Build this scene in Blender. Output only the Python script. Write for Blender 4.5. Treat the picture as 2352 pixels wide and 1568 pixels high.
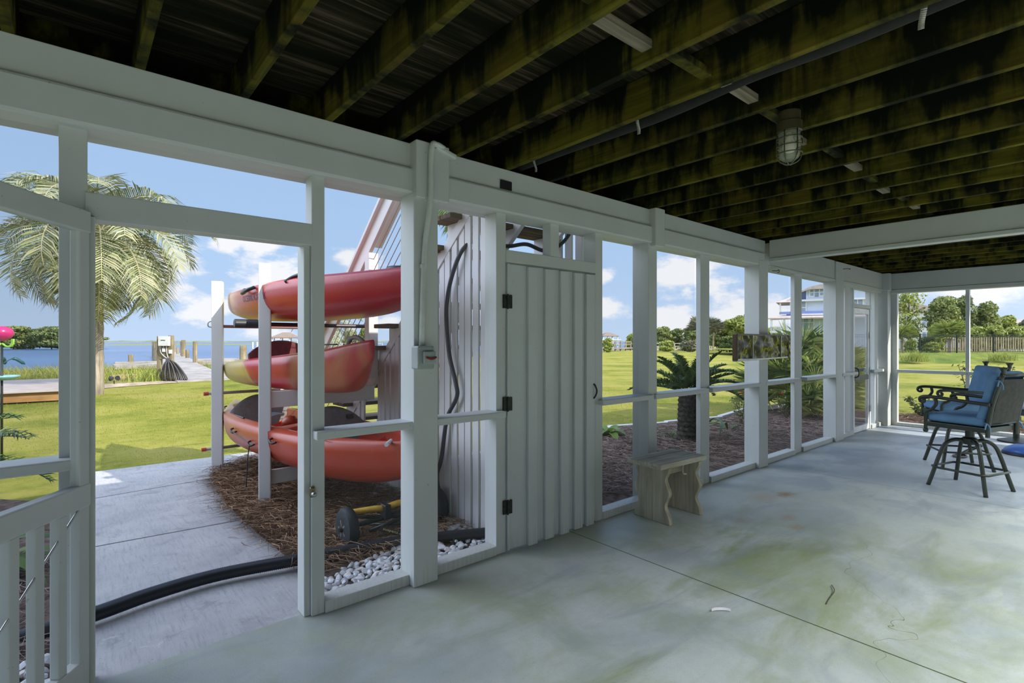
import bpy, bmesh, math, random
import numpy as np
from mathutils import Vector, Matrix, noise as mnoise
S = bpy.context.scene
for o in list(bpy.data.objects): bpy.data.objects.remove(o)
COL = S.collection
R = math.radians
# ------------------------------------------------------------------ camera
cam = bpy.data.objects.new('camera', bpy.data.cameras.new('camera')); COL.objects.link(cam)
cam.data.sensor_width = 36; cam.data.lens = 36*1195/2352; cam.data.clip_end = 3000; cam.data.clip_start = .05
cam.location = (0, 0, 1.4); cam.rotation_euler = (R(90), 0, R(49.9-90))
S.camera = cam
# ------------------------------------------------------------------ light and exposure
S.view_settings.view_transform = 'Standard'; S.view_settings.look = 'None'
S.view_settings.gamma = 1; S.view_settings.use_curve_mapping = False
S.view_settings.exposure = 0.0
SUN = Vector((.39, -1, .78)).normalized()
sl = bpy.data.lights.new('sun', 'SUN'); sl.energy = 6.0; sl.angle = R(.6); sl.color = (1, .95, .86)
so = bpy.data.objects.new('sun', sl); COL.objects.link(so); so.rotation_euler = SUN.to_track_quat('Z', 'Y').to_euler()

W = bpy.data.worlds.new('sky'); S.world = W; W.use_nodes = True
wn, wl = W.node_tree.nodes, W.node_tree.links
for n in list(wn): wn.remove(n)
def WN(t, **k):
    n = wn.new(t)
    for a, b in k.items(): setattr(n, a, b)
    return n
def wmath(op, a, b=None, clamp=False):
    n = WN('ShaderNodeMath', operation=op); n.use_clamp = clamp
    for i, v in enumerate((a, b)):
        if v is None: continue
        if isinstance(v, (int, float)): n.inputs[i].default_value = v
        else: wl.new(v, n.inputs[i])
    return n.outputs[0]
tc = WN('ShaderNodeTexCoord'); nrm = WN('ShaderNodeVectorMath', operation='NORMALIZE'); wl.new(tc.outputs['Generated'], nrm.inputs[0])
sep = WN('ShaderNodeSeparateXYZ'); wl.new(nrm.outputs[0], sep.inputs[0])
el = wmath('ARCSINE', sep.outputs[2]); az = wmath('ARCTAN2', sep.outputs[1], sep.outputs[0])
ramp = WN('ShaderNodeValToRGB'); wl.new(wmath('MULTIPLY', el, 1/1.5708, True), ramp.inputs[0])
e_ = ramp.color_ramp.elements; e_[0].position = 0; e_[0].color = (.56, .72, .95, 1); e_[1].position = .38; e_[1].color = (.30, .52, .90, 1)
x_ = e_.new(.08); x_.color = (.46, .65, .93, 1)
x_ = e_.new(1.0); x_.color = (.22, .42, .82, 1)
cmb = WN('ShaderNodeCombineXYZ'); wl.new(wmath('MULTIPLY', az, 9), cmb.inputs[0]); wl.new(wmath('MULTIPLY', el, 17), cmb.inputs[1])
nz = WN('ShaderNodeTexNoise'); nz.inputs['Scale'].default_value = 1.6; nz.inputs['Detail'].default_value = 9; nz.inputs['Roughness'].default_value = .62
wl.new(cmb.outputs[0], nz.inputs[0])
# the cumulus banks: azimuth and elevation of each bank's middle and its half sizes, all in degrees, and how solid it is
BANKS = [(85.5, 6.0, 5.5, 4.0, 1), (80.5, 3.2, 3.2, 2.0, .9), (74.2, 5.6, 4.6, 3.4, 1), (78.5, 9.6, 1.6, 1.6, .85), (75.6, 9.6, 2.4, 1.8, .95), (76, .9, 4, .9, .6), (66.5, 8.2, 3.2, 1.5, 1),
         (40.3, 7.0, 1.7, 1.1, 1), (40.5, 3.7, 3.0, 1.6, 1), (32.5, 2.2, 4.4, 1.8, 1.2), (31, 7.0, 4.6, 2.8, 1.1), (31.3, 5.4, 1.3, 1.2, .8), (26.8, 2.8, 3.8, 2.4, 1.1), (23.5, 2.6, 2.2, 2.0, 1.2), (63, 2.3, 2.2, 1.2, .9),
         (8, 4.4, 8, 2.2, .75), (12, 1, 9, 1.2, .5), (52, 4, 9, 1.3, .4), (110, 9, 12, 5, .9), (140, 12, 16, 6, .9)]
best = None
for a, e, sa, se, k in BANKS:
    dx = wmath('DIVIDE', wmath('SUBTRACT', az, R(a)), R(sa)); dy = wmath('DIVIDE', wmath('SUBTRACT', el, R(e)), R(se))
    d = wmath('MULTIPLY', wmath('SUBTRACT', 1, wmath('SQRT', wmath('ADD', wmath('MULTIPLY', dx, dx), wmath('MULTIPLY', dy, dy)))), k)
    best = d if best is None else wmath('MAXIMUM', best, d)
cl = wmath('ADD', wmath('MAXIMUM', best, -1), wmath('MULTIPLY', wmath('SUBTRACT', nz.outputs[0], .5), 2.6))
cr = WN('ShaderNodeMapRange'); cr.interpolation_type = 'SMOOTHSTEP'; wl.new(cl, cr.inputs[0]); cr.inputs[1].default_value = -.02; cr.inputs[2].default_value = .62
mixc = WN('ShaderNodeMixRGB'); wl.new(cr.outputs[0], mixc.inputs[0]); wl.new(ramp.outputs[0], mixc.inputs[1]); mixc.inputs[2].default_value = (.93, .95, 1.0, 1)
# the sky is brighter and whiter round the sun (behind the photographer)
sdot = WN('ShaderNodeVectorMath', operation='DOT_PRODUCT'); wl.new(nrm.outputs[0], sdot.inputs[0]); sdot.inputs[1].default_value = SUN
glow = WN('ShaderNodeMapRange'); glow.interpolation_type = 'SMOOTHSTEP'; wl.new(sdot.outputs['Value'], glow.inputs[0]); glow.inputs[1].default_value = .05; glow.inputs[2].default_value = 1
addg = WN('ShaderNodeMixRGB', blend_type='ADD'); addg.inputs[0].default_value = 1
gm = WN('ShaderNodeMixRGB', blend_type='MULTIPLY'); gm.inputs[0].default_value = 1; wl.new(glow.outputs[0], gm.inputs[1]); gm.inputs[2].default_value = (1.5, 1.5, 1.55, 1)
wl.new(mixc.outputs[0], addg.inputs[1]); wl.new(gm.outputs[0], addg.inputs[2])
# and an unseen bright lobe is added north-west as fill for post sides
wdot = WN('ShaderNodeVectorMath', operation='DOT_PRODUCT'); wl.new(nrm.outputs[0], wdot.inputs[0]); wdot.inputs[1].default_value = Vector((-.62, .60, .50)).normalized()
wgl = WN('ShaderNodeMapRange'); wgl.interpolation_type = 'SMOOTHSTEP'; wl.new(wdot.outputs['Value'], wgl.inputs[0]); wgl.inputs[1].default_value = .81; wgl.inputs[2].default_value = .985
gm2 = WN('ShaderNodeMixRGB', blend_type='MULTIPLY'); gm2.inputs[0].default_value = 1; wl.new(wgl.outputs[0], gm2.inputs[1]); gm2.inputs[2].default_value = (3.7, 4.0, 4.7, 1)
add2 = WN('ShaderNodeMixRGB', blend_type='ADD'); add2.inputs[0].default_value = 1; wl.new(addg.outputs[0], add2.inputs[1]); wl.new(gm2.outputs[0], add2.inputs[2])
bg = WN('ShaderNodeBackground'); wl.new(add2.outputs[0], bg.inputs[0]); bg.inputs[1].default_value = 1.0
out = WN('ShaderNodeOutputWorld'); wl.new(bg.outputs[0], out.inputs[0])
# unseen area fill added under the joists behind the camera to brighten the floor
ll = bpy.data.lights.new('porch_fill_light', 'AREA'); ll.shape = 'RECTANGLE'; ll.size = 12.5; ll.size_y = 1.3; ll.energy = 430; ll.spread = R(122); ll.color = (.95, 1, .98)
lo = bpy.data.objects.new('porch_fill_light', ll); COL.objects.link(lo); lo.location = (3.4, -1.3, 2.5); lo.rotation_euler = (0, 0, 0)

# ------------------------------------------------------------------ materials
MATS = {}
def new_mat(name):
    m = bpy.data.materials.new(name); m.use_nodes = True; MATS[name] = m
    return m, m.node_tree.nodes, m.node_tree.links, m.node_tree.nodes['Principled BSDF']
def c4(c): return (c[0], c[1], c[2], 1)
def srgb(r, g, b):
    f = lambda v: (v/255/12.92) if v/255 <= .04045 else ((v/255+.055)/1.055)**2.4
    return (f(r), f(g), f(b))
def nlink(L, v, s):
    if hasattr(v, 'is_linked') or hasattr(v, 'links'): L.new(v, s)
    else: s.default_value = v
class G:
    """small node-graph writer"""
    def __init__(s, name): s.m, s.N, s.L, s.b = new_mat(name)
    def n(s, t, **k):
        x = s.N.new(t)
        for a, b in k.items(): setattr(x, a, b)
        return x
    def coord(s, kind='Object', scale=(1, 1, 1), rot=(0, 0, 0)):
        if kind == 'World': o = s.n('ShaderNodeNewGeometry').outputs['Position']
        else: o = s.n('ShaderNodeTexCoord').outputs[kind]
        mp = s.n('ShaderNodeMapping'); mp.inputs['Scale'].default_value = scale; mp.inputs['Rotation'].default_value = rot; s.L.new(o, mp.inputs[0]); return mp.outputs[0]
    def noise(s, v, sc, det=4, rough=.55, dist=0):
        x = s.n('ShaderNodeTexNoise'); x.inputs['Scale'].default_value = sc; x.inputs['Detail'].default_value = det; x.inputs['Roughness'].default_value = rough; x.inputs['Distortion'].default_value = dist
        s.L.new(v, x.inputs['Vector']); return x.outputs[0]
    def ramp(s, v, stops, interp='LINEAR'):
        x = s.n('ShaderNodeValToRGB'); x.color_ramp.interpolation = interp; s.L.new(v, x.inputs[0]); es = x.color_ramp.elements
        for i, (p, c) in enumerate(stops):
            e = es[i] if i < 2 else es.new(p)
            e.position = p; e.color = c4(c) if len(c) == 3 else c
        return x.outputs[0]
    def mix(s, f, a, b, mode='MIX'):
        x = s.n('ShaderNodeMixRGB', blend_type=mode)
        for i, v in enumerate((f, a, b)):
            if hasattr(v, 'links'): s.L.new(v, x.inputs[i])
            elif i == 0: x.inputs[0].default_value = v
            else: x.inputs[i].default_value = c4(v)
        return x.outputs[0]
    def math(s, op, a, b=0., clamp=False):
        x = s.n('ShaderNodeMath', operation=op); x.use_clamp = clamp
        for i, v in enumerate((a, b)):
            if hasattr(v, 'links'): s.L.new(v, x.inputs[i])
            else: x.inputs[i].default_value = v
        return x.outputs[0]
    def mr(s, v, a, b, c=0., d=1.):
        x = s.n('ShaderNodeMapRange'); x.interpolation_type = 'SMOOTHSTEP'; s.L.new(v, x.inputs[0])
        for i, q in enumerate((a, b, c, d)): x.inputs[i+1].default_value = q
        return x.outputs[0]
    def xyz(s, v):
        x = s.n('ShaderNodeSeparateXYZ'); s.L.new(v, x.inputs[0]); return x.outputs
    def rnd(s): return s.n('ShaderNodeNewGeometry').outputs['Random Per Island']
    def col(s, v): nlink(s.L, v if hasattr(v, 'links') else c4(v), s.b.inputs['Base Color']); return s
    def bump(s, v, st=.3, d=.01):
        x = s.n('ShaderNodeBump'); x.inputs['Strength'].default_value = st; x.inputs['Distance'].default_value = d; s.L.new(v, x.inputs['Height']); s.L.new(x.outputs[0], s.b.inputs['Normal']); return s
    def rough(s, r, spec=.5, metal=0., coat=0.):
        nlink(s.L, r, s.b.inputs['Roughness']); s.b.inputs['Specular IOR Level'].default_value = spec; s.b.inputs['Metallic'].default_value = metal; s.b.inputs['Coat Weight'].default_value = coat; return s
def plain(name, c, rough=.5, metal=0., var=.12, sc=6, spec=.5, coord='Object', bump=0, coat=0):
    g = G(name); v = g.coord(coord); n = g.noise(v, sc, 5)
    g.col(g.mix(g.mr(n, .3, .7), tuple(x*(1-var) for x in c), tuple(min(1, x*(1+var)) for x in c))).rough(rough, spec, metal, coat)
    if bump: g.bump(g.noise(v, sc*9, 4), bump, .004)
    return g.m
def wood(name, dark, light, axis=0, rough=.75, fine=1., bump=.3, coord='Object'):
    g = G(name); sc = [28, 28, 28]; sc[axis] = 1.6; v = g.coord(coord, tuple(x*fine for x in sc)); n = g.noise(v, 1, 6, .6, .6)
    n2 = g.noise(g.coord(coord), 2.2, 4)
    c = g.ramp(n, [(.3, dark), (.68, light)]); g.col(g.mix(g.mr(n2, .35, .7, 0, .5), c, tuple(x*.62 for x in dark))).rough(rough, .3).bump(n, bump, .004); return g.m
def leafy(name, cols, rough=.55, trans=.25):
    g = G(name); c = g.ramp(g.rnd(), [(i/(len(cols)-1), x) for i, x in enumerate(cols)]); g.col(c).rough(rough, .3)
    tr = g.n('ShaderNodeBsdfTranslucent'); g.L.new(c, tr.inputs[0]); mx = g.n('ShaderNodeMixShader'); mx.inputs[0].default_value = trans
    g.L.new(g.b.outputs[0], mx.inputs[1]); g.L.new(tr.outputs[0], mx.inputs[2]); g.L.new(mx.outputs[0], g.N['Material Output'].inputs[0]); return g.m

def white_paint(name, c, dirt=(.34, .33, .27)):
    g = G(name); v = g.coord('World'); n = g.noise(v, 3, 5); n2 = g.noise(g.coord('World', (60, 60, 3)), 1, 4); sp = g.noise(v, 38, 2)
    base = g.mix(g.mr(n, .3, .7), tuple(x*.95 for x in c), c)
    z = g.xyz(v)[2]; low = g.math('MULTIPLY', g.mr(z, .16, 0), g.mr(n2, .42, .7))
    chips = g.math('MULTIPLY', g.mr(sp, .735, .76), .55)
    g.col(g.mix(g.math('MAXIMUM', g.math('MULTIPLY', low, .45), chips), base, dirt)).rough(.5, .35).bump(n2, .08, .003); return g.m
M_WHITE = white_paint('white_painted_wood', (.55, .575, .555))
M_WHITE2 = white_paint('white_outdoor_paint', (.70, .69, .675))
M_PANEL = white_paint('white_painted_boards', (.56, .59, .58))
M_ALU = plain('white_aluminium', (.80, .80, .78), .4)

def joist_mat():
    g = G('mossy_joist'); v = g.coord('World'); grain = g.noise(g.coord('World', (30, 1.5, 30)), 1, 6, .6, .4)
    base = g.ramp(grain, [(.28, (.040, .037, .004)), (.55, (.115, .10, .010)), (.8, (.17, .145, .03))])
    tint = g.noise(v, 1.3, 3); base = g.mix(g.mr(tint, .4, .7, 0, .6), base, (.075, .043, .008))
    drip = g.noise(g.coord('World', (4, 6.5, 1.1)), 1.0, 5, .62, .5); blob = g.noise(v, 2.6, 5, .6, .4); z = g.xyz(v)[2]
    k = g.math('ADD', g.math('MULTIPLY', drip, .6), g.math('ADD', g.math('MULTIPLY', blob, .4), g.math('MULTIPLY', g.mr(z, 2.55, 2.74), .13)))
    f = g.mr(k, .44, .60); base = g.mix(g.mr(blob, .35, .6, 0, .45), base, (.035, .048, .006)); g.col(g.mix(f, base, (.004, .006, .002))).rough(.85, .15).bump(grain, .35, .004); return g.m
M_JOIST = joist_mat()
def deckboard_mat():
    g = G('dark_deck_boards'); v = g.coord('World'); grain = g.noise(g.coord('World', (1.2, 34, 34)), 1, 6, .65, .5); big = g.noise(g.coord('World', (.5, 5, 5)), 1, 4)
    base = g.ramp(grain, [(.35, (.009, .009, .005)), (.52, (.035, .029, .016)), (.72, (.15, .115, .08))])
    g.col(g.mix(g.mr(big, .42, .66), base, (.007, .009, .003))).rough(.9, .1).bump(grain, .3, .004); return g.m
M_DECK = deckboard_mat()
M_BLOCK = wood('weathered_blocking', (.13, .11, .075), (.34, .30, .22), 0, .85, 1, .3, 'World')

def floor_mat():
    g = G('stained_concrete_floor'); v = g.coord('World'); x = g.xyz(v)
    n = g.noise(v, .9, 6, .6); f = g.noise(v, 26, 6, .7); ff = g.noise(v, 140, 3, .7)
    base = g.ramp(n, [(.3, (.44, .475, .45)), (.55, (.50, .535, .515)), (.75, (.56, .59, .575))])
    base = g.mix(g.math('MULTIPLY', g.mr(g.math('ADD', x[0], g.math('MULTIPLY', n, .5)), 6.2, 6.5), .65), base, (.36, .42, .49))
    base = g.mix(g.mr(f, .3, .7, 0, .35), base, (.40, .42, .41))
    alg = g.noise(g.coord('World', (.55, 1.7, 1), (0, 0, R(12))), 1.1, 7, .62, .5)
    side = g.math('MULTIPLY', g.mr(x[1], 2.7, 1.7), g.mr(x[0], 5.4, 3.6))
    side = g.math('MULTIPLY', side, g.mr(x[0], .2, 2.0))
    a = g.math('MULTIPLY', g.mr(alg, .46, .70), g.math('MULTIPLY', side, .95)); base = g.mix(a, base, (.21, .25, .06))
    alg2 = g.noise(v, 2.0, 6, .65, .5); base = g.mix(g.math('MULTIPLY', g.mr(alg2, .40, .66), g.math('MULTIPLY', g.mr(x[0], 6.2, 3.0), .62)), base, (.30, .345, .19))
    near = g.math('MULTIPLY', g.mr(g.math('ADD', x[1], g.math('MULTIPLY', n, .5)), 2.35, 2.95), .55); base = g.mix(near, base, (.26, .28, .22))
    dk = g.noise(g.coord('World', (.9, .9, 1)), 1.7, 5, .6, .6); base = g.mix(g.math('MULTIPLY', g.mr(dk, .44, .66), g.mr(x[0], 4.6, 6.6, .36, .75)), base, (.23, .27, .32)); sm = g.noise(g.coord('World', (.8, 3.2, 1), (0, 0, R(-20))), 1.6, 5, .6, .8); base = g.mix(g.math('MULTIPLY', g.mr(sm, .52, .72), .4), base, (.25, .275, .285))
    for cx, cy, r, k in ((4.99, 2.03, .17, .8), (4.75, 2.12, .26, .35), (4.35, 1.75, .13, .45), (4.18, 1.62, .12, .5), (4.0, 1.95, .12, .25)):
        d = g.math('SQRT', g.math('ADD', g.math('POWER', g.math('SUBTRACT', x[0], cx), 2), g.math('POWER', g.math('MULTIPLY', g.math('SUBTRACT', x[1], cy), 1.6), 2)))
        d = g.math('ADD', d, g.math('MULTIPLY', g.math('SUBTRACT', f, .5), .25)); base = g.mix(g.math('MULTIPLY', g.mr(d, r, 0), k), base, (.36, .17, .035))
    sp = g.mr(ff, .60, .70); base = g.mix(g.math('MULTIPLY', sp, .6), base, (.15, .15, .13))
    # joints and hairline cracks in the slab
    ln = g.math('LESS_THAN', g.math('ABSOLUTE', g.math('SUBTRACT', x[0], 2.80)), .0045)
    l2 = g.math('LESS_THAN', g.math('ABSOLUTE', g.math('SUBTRACT', x[0], 6.05)), .004)
    wob = g.noise(v, 2.6, 2.5, .5); cx = g.math('SUBTRACT', g.math('ADD', x[1], g.math('MULTIPLY', wob, 1.0)), g.math('ADD', g.math('MULTIPLY', x[0], .42), -.03))
    crk = g.math('MULTIPLY', g.math('LESS_THAN', g.math('ABSOLUTE', cx), .0018), g.math('GREATER_THAN', x[0], 2.0)); crk = g.math('MULTIPLY', crk, g.math('LESS_THAN', x[0], 4.2))
    l = g.math('MAXIMUM', g.math('MAXIMUM', ln, g.math('MULTIPLY', l2, .7)), g.math('MULTIPLY', crk, .7)); base = g.mix(l, base, (.07, .085, .03))
    g.col(base); g.rough(g.mr(n, .3, .7, .38, .6), .5); g.bump(g.math('ADD', g.math('MULTIPLY', f, .5), g.math('MULTIPLY', ff, .5)), .25, .004); return g.m
M_FLOOR = floor_mat()
def path_mat():
    g = G('broom_finished_concrete'); v = g.coord('World'); x = g.xyz(v); n = g.noise(v, 1.7, 6, .65); f = g.noise(g.coord('World', (60, 6, 1), (0, 0, R(35))), 1, 5, .7); ff = g.noise(v, 90, 3, .6); sc = g.noise(v, 9, 6, .7, 1.2)
    base = g.ramp(n, [(.3, (.35, .345, .35)), (.7, (.51, .50, .49))]); bl = g.noise(v, 4.5, 6, .65, .6); base = g.mix(g.math('MULTIPLY', g.mr(bl, .52, .70), .5), base, (.22, .22, .235)); base = g.mix(g.mr(f, .45, .75, 0, .5), base, (.22, .22, .235)); base = g.mix(g.math('MULTIPLY', g.mr(ff, .68, .72), .7), base, (.10, .10, .10))
    base = g.mix(g.math('MULTIPLY', g.mr(sc, .62, .68), .4), base, (.62, .62, .60))
    l = None
    for jy, k in ((4.57, .06), (5.96, -.1)):
        d = g.math('ABSOLUTE', g.math('SUBTRACT', g.math('SUBTRACT', x[1], jy), g.math('MULTIPLY', x[0], -k))); q = g.math('LESS_THAN', d, .009); l = q if l is None else g.math('MAXIMUM', l, q)
    g.col(g.mix(l, base, (.06, .06, .055))).rough(.8, .3).bump(g.math('ADD', f, g.math('MULTIPLY', ff, .4)), .25, .004); return g.m
M_PATH = path_mat()
def lawn_mat(name, cs):
    g = G(name); v = g.coord('World'); n = g.noise(v, .35, 6, .6); f = g.noise(v, 6, 6, .75); ff = g.noise(v, 70, 3, .8)
    t = g.math('ADD', g.math('MULTIPLY', n, .55), g.math('ADD', g.math('MULTIPLY', f, .25), g.math('MULTIPLY', ff, .2)))
    g.col(g.ramp(t, [(.38, cs[0]), (.465, cs[1]), (.53, cs[2]), (.60, cs[3])])).rough(.9, .15).bump(g.math('ADD', f, ff), .8, .03); return g.m
M_LAWN = lawn_mat('mown_lawn', [(.11, .145, .014), (.22, .235, .03), (.325, .305, .055), (.36, .32, .10)])
M_BANK = lawn_mat('rough_bank_grass', [(.06, .11, .012), (.14, .19, .03), (.23, .25, .04), (.29, .26, .08)])
M_MARSH = lawn_mat('marsh_ground', [(.10, .12, .02), (.20, .20, .04), (.26, .23, .07), (.3, .26, .12)])
M_SOIL = plain('brown_mulch_soil', (.13, .092, .075), .95, 0, .5, 14, .1, 'World', .8)
M_STRAW = leafy('pine_straw', [(.08, .042, .022), (.17, .09, .045), (.27, .155, .08), (.40, .26, .15), (.15, .10, .065)], .8, .05)
M_STRAW2 = leafy('faded_pine_straw', [(.09, .06, .048), (.18, .125, .10), (.28, .205, .17), (.45, .35, .29), (.14, .095, .075)], .8, .05)
M_GRASS = leafy('grass_blades', [(.17, .21, .018), (.27, .29, .035), (.36, .34, .06), (.40, .35, .10)], .7, .5)
M_REED = leafy('marsh_reeds', [(.14, .20, .02), (.24, .28, .035), (.34, .33, .07), (.36, .30, .12)], .7, .3)
M_STONE = [plain('white_stone_'+'abc'[i], c, .7, 0, .14, 22, .3, 'Object', .3) for i, c in enumerate(((.62, .63, .65), (.48, .48, .49), (.66, .61, .57)))]
def water_mat():
    g = G('sound_water'); v = g.coord('World', (.35, .9, 1)); n = g.noise(v, 1.2, 6, .6); b = g.noise(g.coord('World', (.02, .05, 1)), 1, 4)
    g.col(g.mix(g.mr(b, .35, .65), (.03, .085, .20), (.06, .125, .25))).rough(.22, .5).bump(n, .7, .25); return g.m
M_WATER = water_mat()
M_TIMBER = wood('grey_dock_timber', (.22, .20, .18), (.44, .41, .38), 0, .8, .6, .3)
M_PILE = wood('piling_timber', (.16, .13, .075), (.36, .30, .19), 2, .85, .7, .4)
M_TREAD = wood('weathered_tread', (.085, .058, .038), (.23, .165, .115), 0, .8, 1, .35)
M_BENCH = wood('weathered_bench_timber', (.38, .34, .26), (.76, .71, .59), 0, .8, .8, .4)
M_BENCHLEG = wood('weathered_bench_leg', (.35, .31, .225), (.68, .62, .47), 2, .8, .8, .4)
M_BLACK = plain('black_plastic', (.016, .017, .020), .45)
M_BLACKM = plain('black_iron', (.018, .024, .018), .4, .3)
M_RUST = plain('rusted_black_hinge', (.022, .026, .018), .6, .3, .6, 40)
M_PIPE = plain('corrugated_black_pipe', (.018, .021, .026), .42, 0, .2, 8)
M_GREYPVC = plain('grey_painted_conduit', (.56, .60, .565), .45)
M_BOX = plain('grey_switch_box', (.30, .34, .33), .45)
M_RED = plain('red_brown_lever', (.22, .03, .02), .5)
M_STEEL = plain('galvanised_steel', (.42, .42, .40), .4, .8)
M_YELLOW = plain('yellow_foam', (.55, .33, .03), .7, 0, .25, 12)
M_FRAME = plain('dark_olive_metal', (.048, .056, .042), .38, .35)
M_SLING = plain('dark_sling_fabric', (.036, .038, .030), .85, 0, .25, 20)
M_BLUE = plain('blue_cushion_cloth', (.15, .285, .46), .8, 0, .12, 7, .2, 'Object', .25)
M_BLUE2 = plain('blue_plastic', (.05, .13, .40), .3)
def glass_mat(name, tint, alpha, rough=.05):
    g = G(name); g.col(tint).rough(rough, .5); tr = g.n('ShaderNodeBsdfTransparent'); mx = g.n('ShaderNodeMixShader'); mx.inputs[0].default_value = alpha
    g.L.new(tr.outputs[0], mx.inputs[1]); g.L.new(g.b.outputs[0], mx.inputs[2]); g.L.new(mx.outputs[0], g.N['Material Output'].inputs[0]); return g.m
M_GLOBE = glass_mat('lamp_glass', (.55, .6, .5), .3)
M_BULB = plain('unlit_bulb', (.80, .74, .62), .4)
M_PANE = glass_mat('door_pane', (.07, .09, .11), .48, .03)
M_WINDOW = plain('far_window_glass', (.24, .30, .38), .15)
def screen_mat(name, a, c):
    g = G(name); v = g.coord('World', (1, 1, 1)); g.col(c).rough(.8, .2); tr = g.n('ShaderNodeBsdfTransparent'); mx = g.n('ShaderNodeMixShader'); mx.inputs[0].default_value = a
    g.L.new(tr.outputs[0], mx.inputs[1]); g.L.new(g.b.outputs[0], mx.inputs[2]); g.L.new(mx.outputs[0], g.N['Material Output'].inputs[0]); return g.m
M_SCREEN = screen_mat('insect_screen', .085, (.42, .43, .42))
M_SCREEN2 = screen_mat('dark_insect_screen', .14, (.10, .11, .12))
def plaque_mat():
    g = G('amber_wavy_glass'); v = g.coord('Object'); n = g.noise(v, 9, 3, .5, 1.4); n2 = g.noise(v, 17, 4, .6, .8)
    g.col(g.ramp(n, [(.38, (.035, .030, .008)), (.52, (.075, .07, .012)), (.57, (.46, .48, .03)), (.66, (.16, .12, .02)), (.8, (.04, .028, .012))])).rough(.28, .12).bump(n2, .2, .006); return g.m
M_PLAQUE = plaque_mat()
M_PLAQUEF = plain('brown_frame_edge', (.06, .03, .012), .4)

# ------------------------------------------------------------------ mesh helpers
class MB:
    def __init__(s): s.v, s.f = [], []
    def add(s, vs, fs):
        o = len(s.v); s.v += [tuple(x) for x in vs]; s.f += [tuple(i+o for i in f) for f in fs]; return s
    def box(s, x0, x1, y0, y1, z0, z1):
        if x0 > x1: x0, x1 = x1, x0
        if y0 > y1: y0, y1 = y1, y0
        if z0 > z1: z0, z1 = z1, z0
        return s.add([(x0, y0, z0), (x1, y0, z0), (x1, y1, z0), (x0, y1, z0), (x0, y0, z1), (x1, y0, z1), (x1, y1, z1), (x0, y1, z1)], [(0, 3, 2, 1), (4, 5, 6, 7), (0, 1, 5, 4), (1, 2, 6, 5), (2, 3, 7, 6), (3, 0, 4, 7)])
    def bar(s, a, b, w, h, up=(0, 0, 1)):
        a, b = Vector(a), Vector(b); d = (b-a).normalized(); u = Vector(up)
        if abs(d.dot(u)) > .99: u = Vector((1, 0, 0))
        r = d.cross(u).normalized()*w/2; t = r.cross(d).normalized()*h/2
        vs = [a-r-t, a+r-t, a+r+t, a-r+t, b-r-t, b+r-t, b+r+t, b-r+t]
        return s.add(vs, [(0, 1, 2, 3), (4, 7, 6, 5), (0, 4, 5, 1), (1, 5, 6, 2), (2, 6, 7, 3), (3, 7, 4, 0)])
    def tube(s, pts, r, n=10, caps=True):
        pts = [Vector(p) for p in pts]; rs = r if isinstance(r, (list, tuple)) else [r]*len(pts); rings = []; pu = None
        for i, p in enumerate(pts):
            d = (pts[min(i+1, len(pts)-1)]-pts[max(i-1, 0)]).normalized()
            if pu is None: pu = Vector((0, 0, 1)) if abs(d.z) < .9 else Vector((1, 0, 0))
            a = d.cross(pu).normalized(); pu = a.cross(d).normalized()
            rings.append([p+(a*math.cos(t)+pu*math.sin(t))*rs[i] for t in [2*math.pi*k/n for k in range(n)]])
        vs = [v for rg in rings for v in rg]; fs = []
        for i in range(len(pts)-1):
            for k in range(n): fs.append((i*n+k, i*n+(k+1) % n, (i+1)*n+(k+1) % n, (i+1)*n+k))
        if caps: fs += [tuple(range(n-1, -1, -1)), tuple(range((len(pts)-1)*n, len(pts)*n))]
        return s.add(vs, fs)
    def lathe(s, prof, n=24, c=(0, 0, 0), axis=2, caps=True):
        vs = []
        for r, z in prof:
            for k in range(n):
                t = 2*math.pi*k/n; q = [r*math.cos(t), r*math.sin(t)]
                p = [q[0], q[1], z] if axis == 2 else ([z, q[0], q[1]] if axis == 0 else [q[1], z, q[0]])
                vs.append((p[0]+c[0], p[1]+c[1], p[2]+c[2]))
        m = len(prof); fs = [(i*n+k, i*n+(k+1) % n, (i+1)*n+(k+1) % n, (i+1)*n+k) for i in range(m-1) for k in range(n)]
        if caps: fs += [tuple(range(n-1, -1, -1)), tuple(range((m-1)*n, m*n))]
        return s.add(vs, fs)
    def prism(s, poly, axis, a, b):
        """poly: 2D outline in the two other axes, extruded from a to b along axis"""
        f = (lambda p, t: (t, p[0], p[1])) if axis == 0 else ((lambda p, t: (p[0], t, p[1])) if axis == 1 else (lambda p, t: (p[0], p[1], t)))
        n = len(poly); vs = [f(p, a) for p in poly]+[f(p, b) for p in poly]
        return s.add(vs, [tuple(range(n-1, -1, -1)), tuple(range(n, 2*n))]+[(i, (i+1) % n, n+(i+1) % n, n+i) for i in range(n)])
    def grid(s, fn, nu, nv):
        vs = [fn(i/nu, j/nv) for i in range(nu+1) for j in range(nv+1)]; w = nv+1
        return s.add(vs, [(i*w+j, (i+1)*w+j, (i+1)*w+j+1, i*w+j+1) for i in range(nu) for j in range(nv)])
    def build(s, name, mat, parent=None, bevel=0, smooth=False, seg=2, sub=0):
        me = bpy.data.meshes.new(name); me.from_pydata(s.v, [], s.f); me.update()
        bm = bmesh.new(); bm.from_mesh(me); bmesh.ops.recalc_face_normals(bm, faces=bm.faces); bm.to_mesh(me); bm.free()
        return link(name, me, mat, parent, bevel, smooth, seg, sub)
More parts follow.
